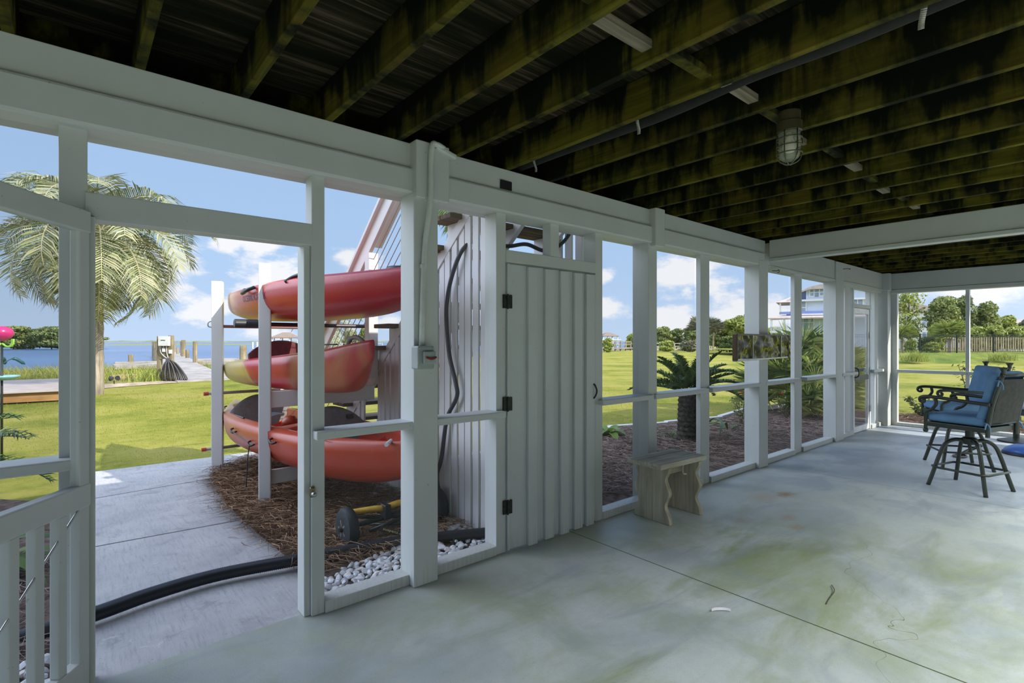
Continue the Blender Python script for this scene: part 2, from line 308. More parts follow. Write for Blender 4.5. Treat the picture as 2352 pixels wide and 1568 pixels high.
def link(name, me, mat, parent=None, bevel=0, smooth=False, seg=2, sub=0):
    if mat: me.materials.append(mat)
    o = bpy.data.objects.new(name, me); COL.objects.link(o)
    if parent is not None:
        o.parent = parent
    if smooth:
        me.polygons.foreach_set('use_smooth', [True]*len(me.polygons))
        if smooth == 'auto':
            try: me.set_sharp_from_angle(angle=R(35))
            except Exception: pass
    if bevel:
        m = o.modifiers.new('bevel', 'BEVEL'); m.width = bevel; m.segments = seg; m.limit_method = 'ANGLE'; m.angle_limit = R(40)
    if sub:
        m = o.modifiers.new('sub', 'SUBSURF'); m.levels = sub; m.render_levels = sub
    return o
def tag(o, label=None, cat=None, group=None, kind=None):
    for k, v in (('label', label), ('category', cat), ('group', group), ('kind', kind)):
        if v: o[k] = v
    return o
def empty(name, loc=(0, 0, 0), rz=0, label=None, cat=None, group=None, kind=None):
    o = bpy.data.objects.new(name, None); COL.objects.link(o); o.location = loc; o.rotation_euler = (0, 0, rz); o.empty_display_size = .1
    return tag(o, label, cat, group, kind)
def copy_tree(o, parent=None):
    c = o.copy(); COL.objects.link(c)
    if parent is not None: c.parent = parent
    for ch in list(o.children): copy_tree(ch, c)
    return c
def box(name, x0, x1, y0, y1, z0, z1, mat, parent=None, bevel=0.003, **k): return MB().box(x0, x1, y0, y1, z0, z1).build(name, mat, parent, bevel, **k)
def catmull(pts, n=8):
    P = [Vector(p) for p in pts]; P = [P[0]*2-P[1]]+P+[P[-1]*2-P[-2]]; out = []
    for i in range(1, len(P)-2):
        for k in range(n):
            t = k/n; a, b, c, d = P[i-1:i+3]
            out.append(.5*((2*b)+(c-a)*t+(2*a-5*b+4*c-d)*t*t+(3*b-a-3*c+d)*t**3))
    out.append(P[-2]); return out
def raw_mesh(name, V, Q, mat, parent=None, smooth=False):
    """V (n,3) float array, Q (m,4) int array"""
    me = bpy.data.meshes.new(name); me.vertices.add(len(V)); me.vertices.foreach_set('co', np.asarray(V, dtype=np.float32).ravel())
    Q = np.asarray(Q, dtype=np.int32); k = Q.shape[1]; me.loops.add(Q.size); me.loops.foreach_set('vertex_index', Q.ravel()); me.polygons.add(len(Q))
    me.polygons.foreach_set('loop_start', np.arange(0, Q.size, k, dtype=np.int32)); me.update(calc_edges=True); me.validate()
    return link(name, me, mat, parent, 0, smooth)
def strands(name, P, L, w, mat, rng, lift=.35, lie=1., bend=.25, parent=None):
    """thin curved strips starting at P (n,3); lie=1 lies on the ground, 0 stands up"""
    n = len(P); a = rng.uniform(0, 2*np.pi, n); t = np.clip(rng.normal(lift, .18, n), .02, 1.4) if lie else np.clip(rng.normal(1.35, .16, n), .6, 1.57)
    d = np.stack([np.cos(a)*np.cos(t), np.sin(a)*np.cos(t), np.sin(t)], 1)
    s = np.stack([-np.sin(a), np.cos(a), np.zeros(n)], 1); b = rng.normal(0, bend, n)[:, None]
    L = np.broadcast_to(L, (n,))[:, None]; w = np.broadcast_to(w, (n,))[:, None]
    rows = []
    for k, q in ((0, 1.), (.5, .85), (1., .12)):
        p = P+d*L*k+s*b*L*k*k
        if lie: p = p-np.array([0, 0, 1.])*L*np.sin(t)[:, None]*k*k
        else: p = p+np.stack([np.cos(a), np.sin(a), -.5*np.ones(n)], 1)*L*.3*k*k
        side = (s*.8+np.array([0, 0, .5])) if lie else s
        rows += [p-side*w*q/2, p+side*w*q/2]
    V = np.stack(rows, 1).reshape(-1, 3); i = np.arange(n)[:, None]*6
    Q = np.concatenate([i+np.array([[0, 1, 3, 2]]), i+np.array([[2, 3, 5, 4]])], 0)
    return raw_mesh(name, V, Q, mat, parent)
def in_poly(P, poly):
    x, y = P[:, 0], P[:, 1]; ins = np.zeros(len(P), bool); n = len(poly)
    for i in range(n):
        x0, y0 = poly[i]; x1, y1 = poly[(i+1) % n]
        c = ((y0 > y) != (y1 > y)) & (x < (x1-x0)*(y-y0)/((y1-y0) or 1e-9)+x0); ins ^= c
    return ins
def scatter(poly, n, rng):
    xs, ys = [p[0] for p in poly], [p[1] for p in poly]; out = np.zeros((0, 2))
    while len(out) < n:
        q = np.stack([rng.uniform(min(xs), max(xs), n), rng.uniform(min(ys), max(ys), n)], 1); out = np.concatenate([out, q[in_poly(q, poly)]])
    return out[:n]
rng = np.random.default_rng(7); random.seed(11)
def text_mesh(txt, size):
    c = bpy.data.curves.new('t', 'FONT'); c.body = txt; c.size = size; c.resolution_u = 2; o = bpy.data.objects.new('t', c); COL.objects.link(o)
    me = bpy.data.meshes.new_from_object(o.evaluated_get(bpy.context.evaluated_depsgraph_get())); bpy.data.objects.remove(o); bpy.data.curves.remove(c); return me
# ================================================================== SETTING
DY = 2.70                                            # inner plane of the screen wall
box('floor', -4, 10.62, -5, 2.74, -.15, 0, M_FLOOR, None, 0)['kind'] = 'structure'
sw = box('unseen_wall_south', -4, 10.6, -5.15, -5, 0, 2.73, plain('dark_unseen_wall', (.13, .13, .12), .7, 0, .05, 2, .3, 'World'), None, 0); sw['kind'] = 'structure'  # unseen wall added and darkened to keep light off the post fronts
# ceiling: joists, boards of the deck above, blocking
ceil = empty('ceiling', (0, 0, 2.54), kind='structure')
def CB(name, mb, mat, bev=.004): o = mb.build(name, mat, ceil, bev); o.location.z = -2.54; return o
m = MB(); y = -5.0
while y < 3.63:
    if y < 2.9: m.box(-4.1, 11.0, y, y+.136, 2.732, 2.766)
    else:
        m.box(1.85 if y > 2.95 else -4.1, 2.08, y, y+.136, 2.732, 2.766)
        if y < 3.1: m.box(3.34, 11.0, y, y+.136, 2.732, 2.766)
    y += .142
CB('deck_boards', m, M_DECK, .002)
xs = [.231+.3985*k-.019 for k in range(-10, 27)]
for i, x in enumerate(xs):
    if abs(x-6.04) < .06: continue
    w = .019
    CB('joist', MB().box(x-w, x+w, -5, 3.6 if 1.8 < x < 2.05 else 2.88, 2.54, 2.731), M_JOIST)
x = xs[15]+.075                                     # pipe chase: a wavy stained sister board beside one joist
CB('rim_joist', MB().box(-4.1, 11, 2.885, 2.93, 2.44, 2.731), M_JOIST)
for i, (a, b) in enumerate(zip(xs[:-1], xs[1:])):
    if .9 < a < 6.0 and not (2.5 < a < 2.6 and False):
        yb = 1.205+.012*((i*7) % 3)+(.05 if i % 4 == 1 else 0); CB('blocking', MB().box(a+.02, b-.02, yb-.026, yb+.026, 2.585, 2.62), M_BLOCK if i % 2 else M_JOIST, .003)
bm_ = empty('ceiling_beam', (6.0, 0, 2.3), kind='structure')
o = MB().box(6.0, 6.09, -5, 2.62, 2.335, 2.54).build('beam_board', M_WHITE, bm_, .006); o.location = (-6.0, 0, -2.3)
o = MB().box(5.985, 6.105, -5, 2.62, 2.30, 2.336).build('beam_trim', M_WHITE, bm_, .004); o.location = (-6.0, 0, -2.3)

wall = empty('wall_north', (0, DY, 0), kind='structure')
def WB(name, x0, x1, y0, y1, z0, z1, mat=None, bev=.004, par=None):
    o = box(name, x0, x1, y0, y1, z0, z1, mat or M_WHITE, par or wall, bev); o.location = (0, -DY, 0); return o
WB('upper_fascia', -4, 6.0, 2.665, 2.84, 2.388, 2.54)
WB('header_board', -4, 5.93, 2.635, 2.86, 2.245, 2.392, bev=.014)
WB('header_board', 6.1, 10.6, 2.655, 2.86, 2.275, 2.53)
WB('header_trim', 6.1, 10.5, 2.645, 2.86, 2.245, 2.272)
WB('junction_box_hole', 2.14, 2.235, 2.655, 2.67, 2.405, 2.462, M_BLACK, 0)
POST = [(1.475, 1.635, 2.615, 2.775, 0, 2.25), (3.76, 3.885, 2.652, 2.82, 0, 2.25), (5.78, 5.995, 2.630, 2.80, 0, 2.302), (8.12, 8.42, 2.634, 2.80, 0, 2.52), (10.30, 10.56, 2.58, 2.80, 0, 2.53), (-2.6, -2.45, 2.63, 2.79, 0, 2.25)]
for x0, x1, y0, y1, z0, z1 in POST: WB('post', x0, x1, y0, y1, z0, z1, bev=.006)
WB('post_cap', 1.478, 1.70, 2.592, 2.70, 2.215, 2.545, bev=.008)
WB('post_cap', 3.79, 3.93, 2.60, 2.70, 2.215, 2.545, bev=.008)
WB('post_cap', 10.285, 10.41, 2.555, 2.70, 2.245, 2.53, bev=.006)
WB('stud', -.046, .042, 2.69, 2.78, 0, 2.25)             # hinge side of the open doorway
WB('door_stop', .040, .066, 2.665, 2.80, 0, 1.90)
WB('stud', .925, .992, 2.68, 2.77, 0, 2.25)              # latch side
WB('door_stop', .893, .925, 2.70, 2.80, 0, 1.90)
WB('transom_rail', .035, .93, 2.68, 2.77, 1.888, 1.998)
WB('stud', 2.118, 2.20, 2.675, 2.80, 0, 2.25)            # board door's frame
WB('stud', 3.10, 3.185, 2.675, 2.80, 0, 2.25)
WB('transom_rail', 2.20, 3.10, 2.672, 2.75, 1.93, 2.012)
WB('transom_stud', 2.615, 2.70, 2.675, 2.76, 2.012, 2.25)
WB('stud', 4.665, 4.83, 2.69, 2.74, 0, 2.25); WB('stud', 6.87, 7.09, 2.69, 2.74, 0, 2.25)
WB('stud', 8.66, 8.86, 2.69, 2.82, 0, 2.25); WB('stud', 8.97, 9.02, 2.685, 2.75, 0, 2.25); WB('stud', 9.76, 9.82, 2.685, 2.75, 0, 2.25); WB('stud', 10.03, 10.20, 2.69, 2.82, 0, 2.25)
WB('transom_rail', 8.965, 9.825, 2.680, 2.745, 1.92, 1.975); WB('header_trim', 8.42, 10.3, 2.665, 2.75, 2.20, 2.245)
# screened bays: each has a chair rail, a sill and its mesh
BAYS = [(-2.45, -.046, 1), (.992, 1.475, 1), (1.635, 2.118, 1), (3.185, 3.76, 1), (3.885, 4.665, 1), (4.83, 5.78, 1), (5.995, 6.85, 1), (7.09, 8.12, 1), (8.42, 8.97, 1), (9.82, 10.30, 1)]
for i, (a, b, r) in enumerate(BAYS):
    w = empty('window_%d' % (i+1), ((a+b)/2, DY, 0), kind='structure')
    def PB(name, x0, x1, y0, y1, z0, z1, mat=M_WHITE, bev=.004):
        o = box(name, x0, x1, y0, y1, z0, z1, mat, w, bev); o.location = (-(a+b)/2, -DY, 0)
    ov = .05
    PB('chair_rail', a-(.002 if i == 7 else ov if i not in (1, 2) else (.06 if i == 1 else .0)), b+.045, 2.625, 2.775, .902, .945, bev=.006)
    PB('sill', a, b, 2.668, 2.775, 0, .06)
    m = MB(); m.add([(a, 2.755, .06), (b, 2.755, .06), (b, 2.755, 2.25), (a, 2.755, 2.25)], [(0, 1, 2, 3)]); o = m.build('screen', M_SCREEN2 if i == 0 else M_SCREEN, w); o.location = (-(a+b)/2, -DY, 0)
w = empty('window_11', (.48, DY, 1.9), kind='structure'); o = MB().add([(.042, 2.755, 2.0), (.925, 2.755, 2.0), (.925, 2.755, 2.25), (.042, 2.755, 2.25)], [(0, 1, 2, 3)]).build('screen', M_SCREEN, w); o.location = (-.48, -DY, -1.9)
# end wall
XE = 10.5
ew = empty('wall_east', (XE, 0, 0), kind='structure')
def EB(name, y0, y1, x0, x1, z0, z1, bev=.004):
    o = box(name, x0, x1, y0, y1, z0, z1, M_WHITE, ew, bev); o.location = (-XE, 0, 0); return o
EB('header_board', -5, 2.70, 10.46, 10.6, 2.265, 2.53); EB('header_trim', -5, 2.6, 10.45, 10.6, 2.20, 2.262); EB('stud', 1.585, 1.63, 10.5, 10.59, 0, 2.25); EB('stud', -.6, -.5, 10.5, 10.59, 0, 2.25); EB('stud', 2.50, 2.585, 10.5, 10.6, 0, 2.25)
for i, (a, b) in enumerate(((1.63, 2.5), (-.5, 1.585))):
    w = empty('window_%d' % (12+i), (XE, (a+b)/2, 0), kind='structure')
    for nm, z0, z1, x0, x1 in (('chair_rail', .885, .935, 10.47, 10.60), ('sill', 0, .055, 10.48, 10.6)):
        o = box(nm, x0, x1, a-.02, b+.02, z0, z1, M_WHITE, w, .004); o.location = (-XE, -(a+b)/2, 0)
    o = MB().add([(10.56, a, .055), (10.56, b, .055), (10.56, b, 2.22), (10.56, a, 2.22)], [(0, 1, 2, 3)]).build('screen', M_SCREEN, w); o.location = (-XE, -(a+b)/2, 0)
# open screen door leaf, hinged beside the doorway and swung in towards us: local x runs from the hinge to the free edge
d1 = empty('door_1', (.032, 2.66, 0), R(180+55), kind='structure'); t = .019
box('stile', 0, .052, -t, t, .02, 1.91, M_WHITE, d1, .004); box('stile', .83, .88, -t, t, .02, 1.91, M_WHITE, d1, .004)
box('top_rail', -.004, .83, -t-.004, t+.004, 1.828, 1.914, M_WHITE, d1, .005); box('lock_rail', -.004, .83, -t-.006, t+.004, .752, .842, M_WHITE, d1, .006); box('bottom_rail', .03, .83, -t-.003, t+.003, .018, .16, M_WHITE, d1, .005)
for k in range(7): box('baluster', .112+.104*k, .152+.104*k, -t+.002, t-.002, .16, .752, M_WHITE, d1, .004)
MB().tube([(.05, .012, .75), (.83, .012, .10)], .004, 8).build('brace_rod', M_STEEL, d1)
MB().add([(.05, .005, .84), (.83, .005, .84), (.83, .005, 1.83), (.05, .005, 1.83)], [(0, 1, 2, 3)]).build('screen', M_SCREEN2, d1)
# board-and-batten door to the shower under the stairs
d2 = empty('door_2', (2.203, 2.67, 0), kind='structure')
box('board_panel', .004, .892, 0, .022, .012, 1.918, M_PANEL, d2, .003)
for i, x in enumerate((.175, .335, .49, .635, .765)): box('batten', x, x+.085, -.024, 0, .0 + .004*(i % 2), 1.912, M_PANEL, d2, .004)
box('edge_board', .0, .016, -.012, 0, .012, 1.918, M_PANEL, d2, .002)
for z in (1.665, .985, .30):
    h = box('hinge', -.034, -.004, -.008, .004, z-.045, z+.045, M_RUST, d2, .002); box('hinge', .004, .036, -.016, .0, z-.045, z+.045, M_RUST, d2, .002)
    MB().tube([(.0, -.012, z-.05), (.0, -.012, z+.05)], .006, 8).build('hinge_pin', M_RUST, d2)
MB().tube(catmull([(.845, -.004, 1.075), (.847, -.03, 1.068), (.862, -.04, 1.02), (.847, -.03, .972), (.845, -.004, .965)], 6), .007, 8).build('handle', M_BLACKM, d2, 0, True)
# white screen door at the far end
d3 = empty('door_3', (9.03, 2.69, 0), kind='structure'); w3 = .72
for x0, x1 in ((0, .05), (w3-.05, w3)): box('stile', x0, x1, .003, .027, .012, 1.908, M_ALU, d3, .003)
box('top_rail', 0, w3, 0, .03, 1.83, 1.91, M_ALU, d3, .003); box('bottom_rail', 0, w3, 0, .03, .01, .09, M_ALU, d3, .003)
box('kick_rail', .04, w3-.04, -.004, .028, .80, .875, plain('grey_rail', (.09, .10, .10), .5), d3, .003)
MB().box(.05, w3-.05, .012, .016, .09, 1.83).build('pane', M_PANE, d3)
for z in (1.50, .93, .33): box('hinge', w3-.01, w3+.06, -.012, 0, z-.05, z+.05, M_STEEL, d3, .002)
MB().tube(catmull([(.03, -.002, 1.0), (.035, -.045, .98), (.035, -.055, .92), (.035, -.045, .87), (.03, -.002, .85)], 5), .008, 8).build('handle', M_BLACKM, d3, 0, True)
for i, (a, b) in enumerate(((2.20, 2.615), (2.70, 3.10))): pass

# ================================================================== GROUND
GX = M_LAWN
lawn = MB()
edge = [(-90, 15), (-8, 17.0), (-2, 21.4), (2.5, 22.8), (5.5, 25), (12, 30), (30, 37), (54, 45), (95, 60), (160, 90)]
pts = [(-90, -60), (160, -60)]+edge[::-1]
me = bpy.data.meshes.new('lawn'); bm = bmesh.new(); vs = [bm.verts.new((x, y, -.03)) for x, y in pts]; bm.faces.new(vs); bmesh.ops.triangulate(bm, faces=bm.faces); bmesh.ops.recalc_face_normals(bm, faces=bm.faces); bm.to_mesh(me); bm.free()
for p in me.polygons:
    if p.normal.z < 0: p.flip()
tag(link('lawn', me, M_LAWN), kind='structure')
box('driveway', -12, 16, -16, -5, -.2, -.01, plain('pale_drive_concrete', (.5, .48, .45), .8, 0, .1, 2, .3, 'World'), None, 0)['kind'] = 'structure'
box('path', -.06, 2.3, 2.742, 7.2, -.12, -.004, M_PATH, None, .006)['kind'] = 'structure'
m = MB()
for i in range(len(edge)-1):
    a, b = edge[i], edge[i+1]; m.add([(a[0], a[1], -.03), (b[0], b[1], -.03), (b[0]+4, b[1]+14, -.35), (a[0]-1, a[1]+14, -.35)], [(0, 1, 2, 3)])
    m.add([(b[0]+4, b[1]+14, -.35), (a[0]-1, a[1]+14, -.35), (a[0]-1, a[1]+20, -.9), (b[0]+4, b[1]+20, -.9)], [(0, 1, 2, 3)])
m.build('marsh', M_MARSH)['kind'] = 'structure'
m = MB(); m.add([(-2500, 14, -.5), (2500, 14, -.5), (2500, 2600, -.5), (-2500, 2600, -.5)], [(0, 3, 2, 1)]); m.build('water', M_WATER)['kind'] = 'structure'
# far shores
m = MB(); nn = 80
for i in range(nn):
    a0 = R(38+60*i/nn); a1 = R(38+60*(i+1)/nn); h0, h1 = [3.2+2.4*mnoise.noise(Vector((j*.35, 0, 0))) for j in (i, i+1)]; r = 1500
    m.add([(r*math.cos(a0), r*math.sin(a0), -.5), (r*math.cos(a1), r*math.sin(a1), -.5), (r*1.02*math.cos(a1), r*1.02*math.sin(a1), h1), (r*1.02*math.cos(a0), r*1.02*math.sin(a0), h0), (r*1.05*math.cos(a1), r*1.05*math.sin(a1), -.5), (r*1.05*math.cos(a0), r*1.05*math.sin(a0), -.5)], [(0, 1, 2, 3), (3, 2, 4, 5)])
m.build('far_shore', plain('hazy_shore', (.17, .20, .13), .9, 0, .3, .02, .1, 'World'))['kind'] = 'structure'
m = MB(); 
def isl(u, v):
    a = R(75.5+13.5*u); r = 330+30*v; return (r*math.cos(a), r*math.sin(a), -.55+.5*math.sin(math.pi*v)*min(1, 6*u, 6*(1-u)))
m.grid(isl, 30, 4); m.build('marsh_island', M_REED)['kind'] = 'structure'
# mulch beds
def bed(name, poly, z0, amp):
    xs_, ys_ = [p[0] for p in poly], [p[1] for p in poly]; nx, ny = int((max(xs_)-min(xs_))/.14)+2, int((max(ys_)-min(ys_))/.14)+2
    me = bpy.data.meshes.new(name); bm = bmesh.new(); vs = [bm.verts.new((x, y, z0)) for x, y in poly]; f = bm.faces.new(vs)
    bmesh.ops.triangulate(bm, faces=[f]); bmesh.ops.subdivide_edges(bm, edges=bm.edges, cuts=6, use_grid_fill=True)
    bmesh.ops.triangulate(bm, faces=bm.faces)
    for v in bm.verts:
        if not v.is_boundary: v.co.z += amp*(.6+.6*mnoise.noise(v.co*2.2))
    bmesh.ops.recalc_face_normals(bm, faces=bm.faces); bm.to_mesh(me); bm.free()
    return tag(link(name, me, M_SOIL, None, 0, True), kind='structure')
BEDL = [(1.10, 2.79), (2.26, 2.79), (2.26, 6.5), (1.55, 6.7), (1.1, 6.25), (1.04, 5.6), (1.0, 4.9), (1.02, 4.2), (1.06, 3.4)]
BEDR = [(3.2, 2.79), (12.2, 2.79), (12.25, 4.7), (9.9, 4.85), (8.8, 4.66), (7.5, 4.9), (6.4, 5.2), (5.0, 5.0), (3.25, 4.9)]
BEDE = [(10.65, -3), (12.3, -3), (12.3, 2.79), (10.65, 2.79)]
BEDW = [(-4, 2.79), (-.07, 2.79), (-.07, 6.0), (-.6, 6.6), (-4, 6.2)]
for p in (BEDL, BEDR, BEDE, BEDW): bed('mulch_bed', p, -.005, .03)
def zpts(q, z): return np.concatenate([q, np.full((len(q), 1), z)], 1)
def straw(name, poly, n, L, w, mat, label, z=(.015, .07), skirt=0):
    q = scatter(poly, n, rng)
    if skirt: q[:skirt] += rng.normal(0, .085, (skirt, 2))
    P = zpts(q, 0); P[:, 2] = rng.uniform(z[0], z[1], n)
    tag(strands(name, P, rng.uniform(.5, 1.2, n)*L, w, mat, rng, .18, 1, .3), label, 'mulch', None, 'stuff')
straw('pine_straw', [(1.06, 3.12), (2.2, 3.18), (2.2, 6.4), (1.55, 6.7), (1.1, 6.25), (1.0, 5.6), (.93, 4.9), (.98, 4.2), (1.05, 3.4)], 18000, .17, .0048, M_STRAW, 'brown pine straw mulch heaped round the kayak rack posts', (.0, .085), 4500)
straw('pine_straw', [(3.3, 3.0)]+[(9.6, 3.0), (9.6, 4.75)]+BEDR[4:], 21000, .17, .0055, M_STRAW2, 'greyish brown pine straw covering the bed outside the long screen wall')
straw('pine_straw', [(10.82, -3), (12.3, -3), (12.3, 2.79), (10.82, 2.79)], 4000, .2, .009, M_STRAW, 'reddish pine straw covering the bed outside the end wall')
straw('pine_straw', [(-2, 2.95), (-.12, 2.95), (-.12, 4.6), (-2, 4.6)], 5000, .15, .004, M_STRAW2, 'dark pine straw in the bed behind the open slatted door')
m = MB(); pp = [(3.2, 4.98), (5.0, 5.05), (6.4, 5.25), (7.5, 4.95), (8.8, 4.70), (9.9, 4.90), (12.2, 4.75)]
for a, b in zip(pp[:-1], pp[1:]): m.bar((a[0], a[1], .035), (b[0], b[1], .02), .09, .10)
tag(m.build('bed_edging', M_WHITE2, None, .005), 'low white kerb board edging the mulch bed against the lawn', 'edging')
# grass blades near enough to show
q = scatter([(-2.2, 7.25), (2.6, 7.25), (7, 22), (-1.5, 20)], 40000, rng); q = q[rng.uniform(0, 1, len(q)) < np.clip((20-np.hypot(q[:, 0], q[:, 1]))/11, 0, 1)**1.5]; d_ = np.hypot(q[:, 0], q[:, 1])
tag(strands('grass', zpts(q, -.03), rng.uniform(.014, .03, len(q))*(d_/9), .0035*(d_/8), M_GRASS, rng, 0, 0, .2), 'short sunlit grass on the lawn beyond the concrete path', 'grass', None, 'stuff')
q = scatter([(3.2, 5.35), (8.8, 4.95), (24, 9), (22, 22), (7, 16)], 40000, rng); q = q[rng.uniform(0, 1, len(q)) < np.clip((19-np.hypot(q[:, 0], q[:, 1]))/11, 0, 1)**1.5]; d_ = np.hypot(q[:, 0], q[:, 1])
tag(strands('grass', zpts(q, -.03), rng.uniform(.014, .03, len(q))*(d_/9), .0035*(d_/8), M_GRASS, rng, 0, 0, .2), 'bright mown grass beyond the white kerb', 'grass', None, 'stuff')
q = scatter([(-9, 17.2), (-2, 21.6), (2.6, 23), (3.0, 24), (4, 40), (-10, 33)], 9000, rng); q2 = scatter([(4.7, 25.4), (12, 30.2), (30, 37.5), (50, 45), (50, 52), (28, 47), (12, 41), (5.6, 37)], 17000, rng); q = np.concatenate([q, q2])
d_ = np.hypot(q[:, 0], q[:, 1]); zz = np.interp(d_, [18, 45], [-.05, -.35]); P = zpts(q, 0); P[:, 2] = zz
tag(strands('marsh_grass', P, rng.uniform(.3, .62, len(q)), .012*(d_/20), M_REED, rng, 0, 0, .25), 'tall green and straw coloured marsh grass along the shore', 'marsh grass', None, 'stuff')
# ================================================================== KAYAKS AND RACK
def kayak_mat(name, stops, deck=None):
    """moulded plastic that blends from colour to colour along the hull: stops are positions along it"""
    g = G(name); v = g.coord('Object'); x = g.xyz(v); n = g.noise(v, 1.7, 4, .6, .6); t = g.math('ADD', g.math('MULTIPLY', g.math('ADD', x[1], 2), .25), g.math('MULTIPLY', g.math('SUBTRACT', n, .5), .34))
    c = g.ramp(t, stops); sc = g.noise(v, 60, 2, .6)
    g.col(g.mix(g.math('MULTIPLY', g.mr(sc, .66, .72), .2), c, (.6, .4, .35))).rough(.30, .35).bump(g.noise(v, 5, 3), .05, .01); return g.m
def lerp_tab(tab, s):
    for (a, *va), (b, *vb) in zip(tab[:-1], tab[1:]):
        if s <= b:
            k = (s-a)/(b-a); k = k*k*(3-2*k) if False else k
            return [p+(q-p)*k for p, q in zip(va, vb)]
    return list(tab[-1][1:])
def spl(tab, s):
    """smooth interpolation of a table of (s, values...)"""
    i = 0
    while i < len(tab)-2 and s > tab[i+1][0]: i += 1
    p0, p1, p2, p3 = tab[max(i-1, 0)], tab[i], tab[i+1], tab[min(i+2, len(tab)-1)]; h = p2[0]-p1[0]; t = (s-p1[0])/h; r = []
    for k in range(1, len(p1)):
        m1 = (p2[k]-p0[k])/((p2[0]-p0[0]) or 1)*h; m2 = (p3[k]-p1[k])/((p3[0]-p1[0]) or 1)*h
        r.append((2*t**3-3*t*t+1)*p1[k]+(t**3-2*t*t+t)*m1+(-2*t**3+3*t*t)*p2[k]+(t**3-t*t)*m2)
    return r
def kayak_sec(tab, L, s, u, wells, seam=.45):
    """u in 0..1 right gunwale round the keel to the left gunwale, 1..2 back over the deck"""
    hw, zk, zg = spl(tab, s); hw = max(hw, .004); y = -L/2+L*s
    if u <= 1:
        th = math.pi*u; c, q = math.cos(th), math.sin(th); x = hw*math.copysign(abs(c)**.62, c); z = zg-(zg-zk)*q**.75
        return (x, y, z)
    k = (u-1)*2-1; x = hw*k*.985
    edge = min(1, (1-abs(k))/.16); z = zg+.022*math.sin(edge*math.pi/2)+.028*(1-k*k)
    for s0, s1, w, dp in wells:
        a = max(0, min(1, (s-s0)/.022))*max(0, min(1, (s1-s)/.022)); b = max(0, min(1, (w-abs(k))/.10)); z -= dp*(a*a*(3-2*a))*(b*b*(3-2*b))
    return (x, y, max(z, zk+.03))
def kayak_hull(name, tab, L, wells, mat, root, ns=96, nh=26, nd=34):
    m = MB(); us = [i/nh for i in range(nh+1)]+[1+i/nd for i in range(1, nd)]
    V = []; n = len(us)
    for i in range(ns+1):
        s = i/ns; V += [kayak_sec(tab, L, s, u, wells) for u in us]
    F = [(i*n+j, i*n+(j+1) % n, (i+1)*n+(j+1) % n, (i+1)*n+j) for i in range(ns) for j in range(n)]
    F += [tuple(range(n-1, -1, -1)), tuple(range(ns*n, (ns+1)*n))]
    m.add(V, F); return m.build(name, mat, root, 0, True)
def side_pt(tab, L, s, h, out=.004, sgn=-1):
    """a point on the hull side (sgn -1: the side towards the path), h = 0 at the keel, 1 at the gunwale"""
    hw, zk, zg = spl(tab, s); q = (1-h)**(1/.75); c = math.sqrt(max(0, 1-q*q)); return (sgn*(hw*c**.62+out), -L/2+L*s, zk+(zg-zk)*h)
def loop_handle(root, mat, pts, r=.012, name='handle', cap=None):
    o = MB().tube(catmull(pts, 6), r, 8).build(name, mat, root, 0, True); return o
def place(root, near, far): 
    a, b = Vector(near), Vector(far); root.location = (a+b)/2; d = b-a; root.rotation_euler = (math.asin(d.z/d.length), 0, math.atan2(d.y, d.x)-math.pi/2)
# topmost kayak: single-seat, pale at its far end, crimson near us
k1 = empty('kayak', label='topmost kayak on the rack, crimson fading to a pale far end, hull above the arms', cat='kayak', group='kayaks on the rack'); L1 = 3.82
T1 = [(0, .012, .23, .28), (.04, .10, .13, .285), (.10, .19, .07, .285), (.2, .29, .02, .285), (.35, .365, 0, .295), (.55, .38, 0, .285), (.72, .30, .02, .285), (.86, .17, .07, .30), (.95, .075, .13, .315), (1, .010, .20, .27)]
place(k1, (1.80, 2.93, 1.575), (1.375, 6.72, 1.595))
kayak_hull('hull', T1, L1, [(.36, .62, .66, .16), (.70, .86, .6, .10)], kayak_mat('crimson_to_cream_plastic', [(.08, (.36, .001, .012)), (.28, (.44, .003, .015)), (.40, (.48, .03, .022)), (.52, (.50, .055, .03)), (.62, (.50, .12, .06)), (.74, (.52, .22, .12)), (.90, (.56, .36, .22))]), k1)
loop_handle(k1, M_BLACK, [side_pt(T1, L1, .30, .97), (-.33, -L1/2+.31*L1, .325), (-.31, -L1/2+.335*L1, .34), (-.33, -L1/2+.36*L1, .325), side_pt(T1, L1, .37, .97)], .014)
loop_handle(k1, M_BLACK, [side_pt(T1, L1, .575, .97, .01), side_pt(T1, L1, .577, .86, .04), side_pt(T1, L1, .565, .84, .05), side_pt(T1, L1, .535, .90, .05), side_pt(T1, L1, .52, .98, .01)], .016)
MB().tube(catmull([(-.10, -L1/2+.80*L1, .33), (-.05, -L1/2+.84*L1, .365), (.06, -L1/2+.86*L1, .365), (.11, -L1/2+.82*L1, .335)], 6), .012, 8).build('deck_strap', M_BLACK, k1, 0, True)
MB().lathe([(.10, 0), (.105, .01), (.09, .03), (0, .035)], 20, (0, -L1/2+.10*L1, .315)).build('hatch', M_BLACK, k1, 0, True)
MB().tube(catmull([(-.03, -L1/2+.05*L1, .31), (-.02, -L1/2+.04*L1, .335), (.03, -L1/2+.03*L1, .335), (.05, -L1/2+.045*L1, .31)], 5), .009, 8).build('toggle', M_YELLOW, k1, 0, True)
tm = text_mesh('OCEAN KAYAK', 1.0); w_ = max(v.co.x for v in tm.vertices)
for v in tm.vertices:
    s = .62-(v.co.x/w_)*.155; v.co = side_pt(T1, L1, s, .60+.28*v.co.y, .004)
link('lettering', tm, plain('dark_violet_print', (.10, .04, .10), .5), k1)
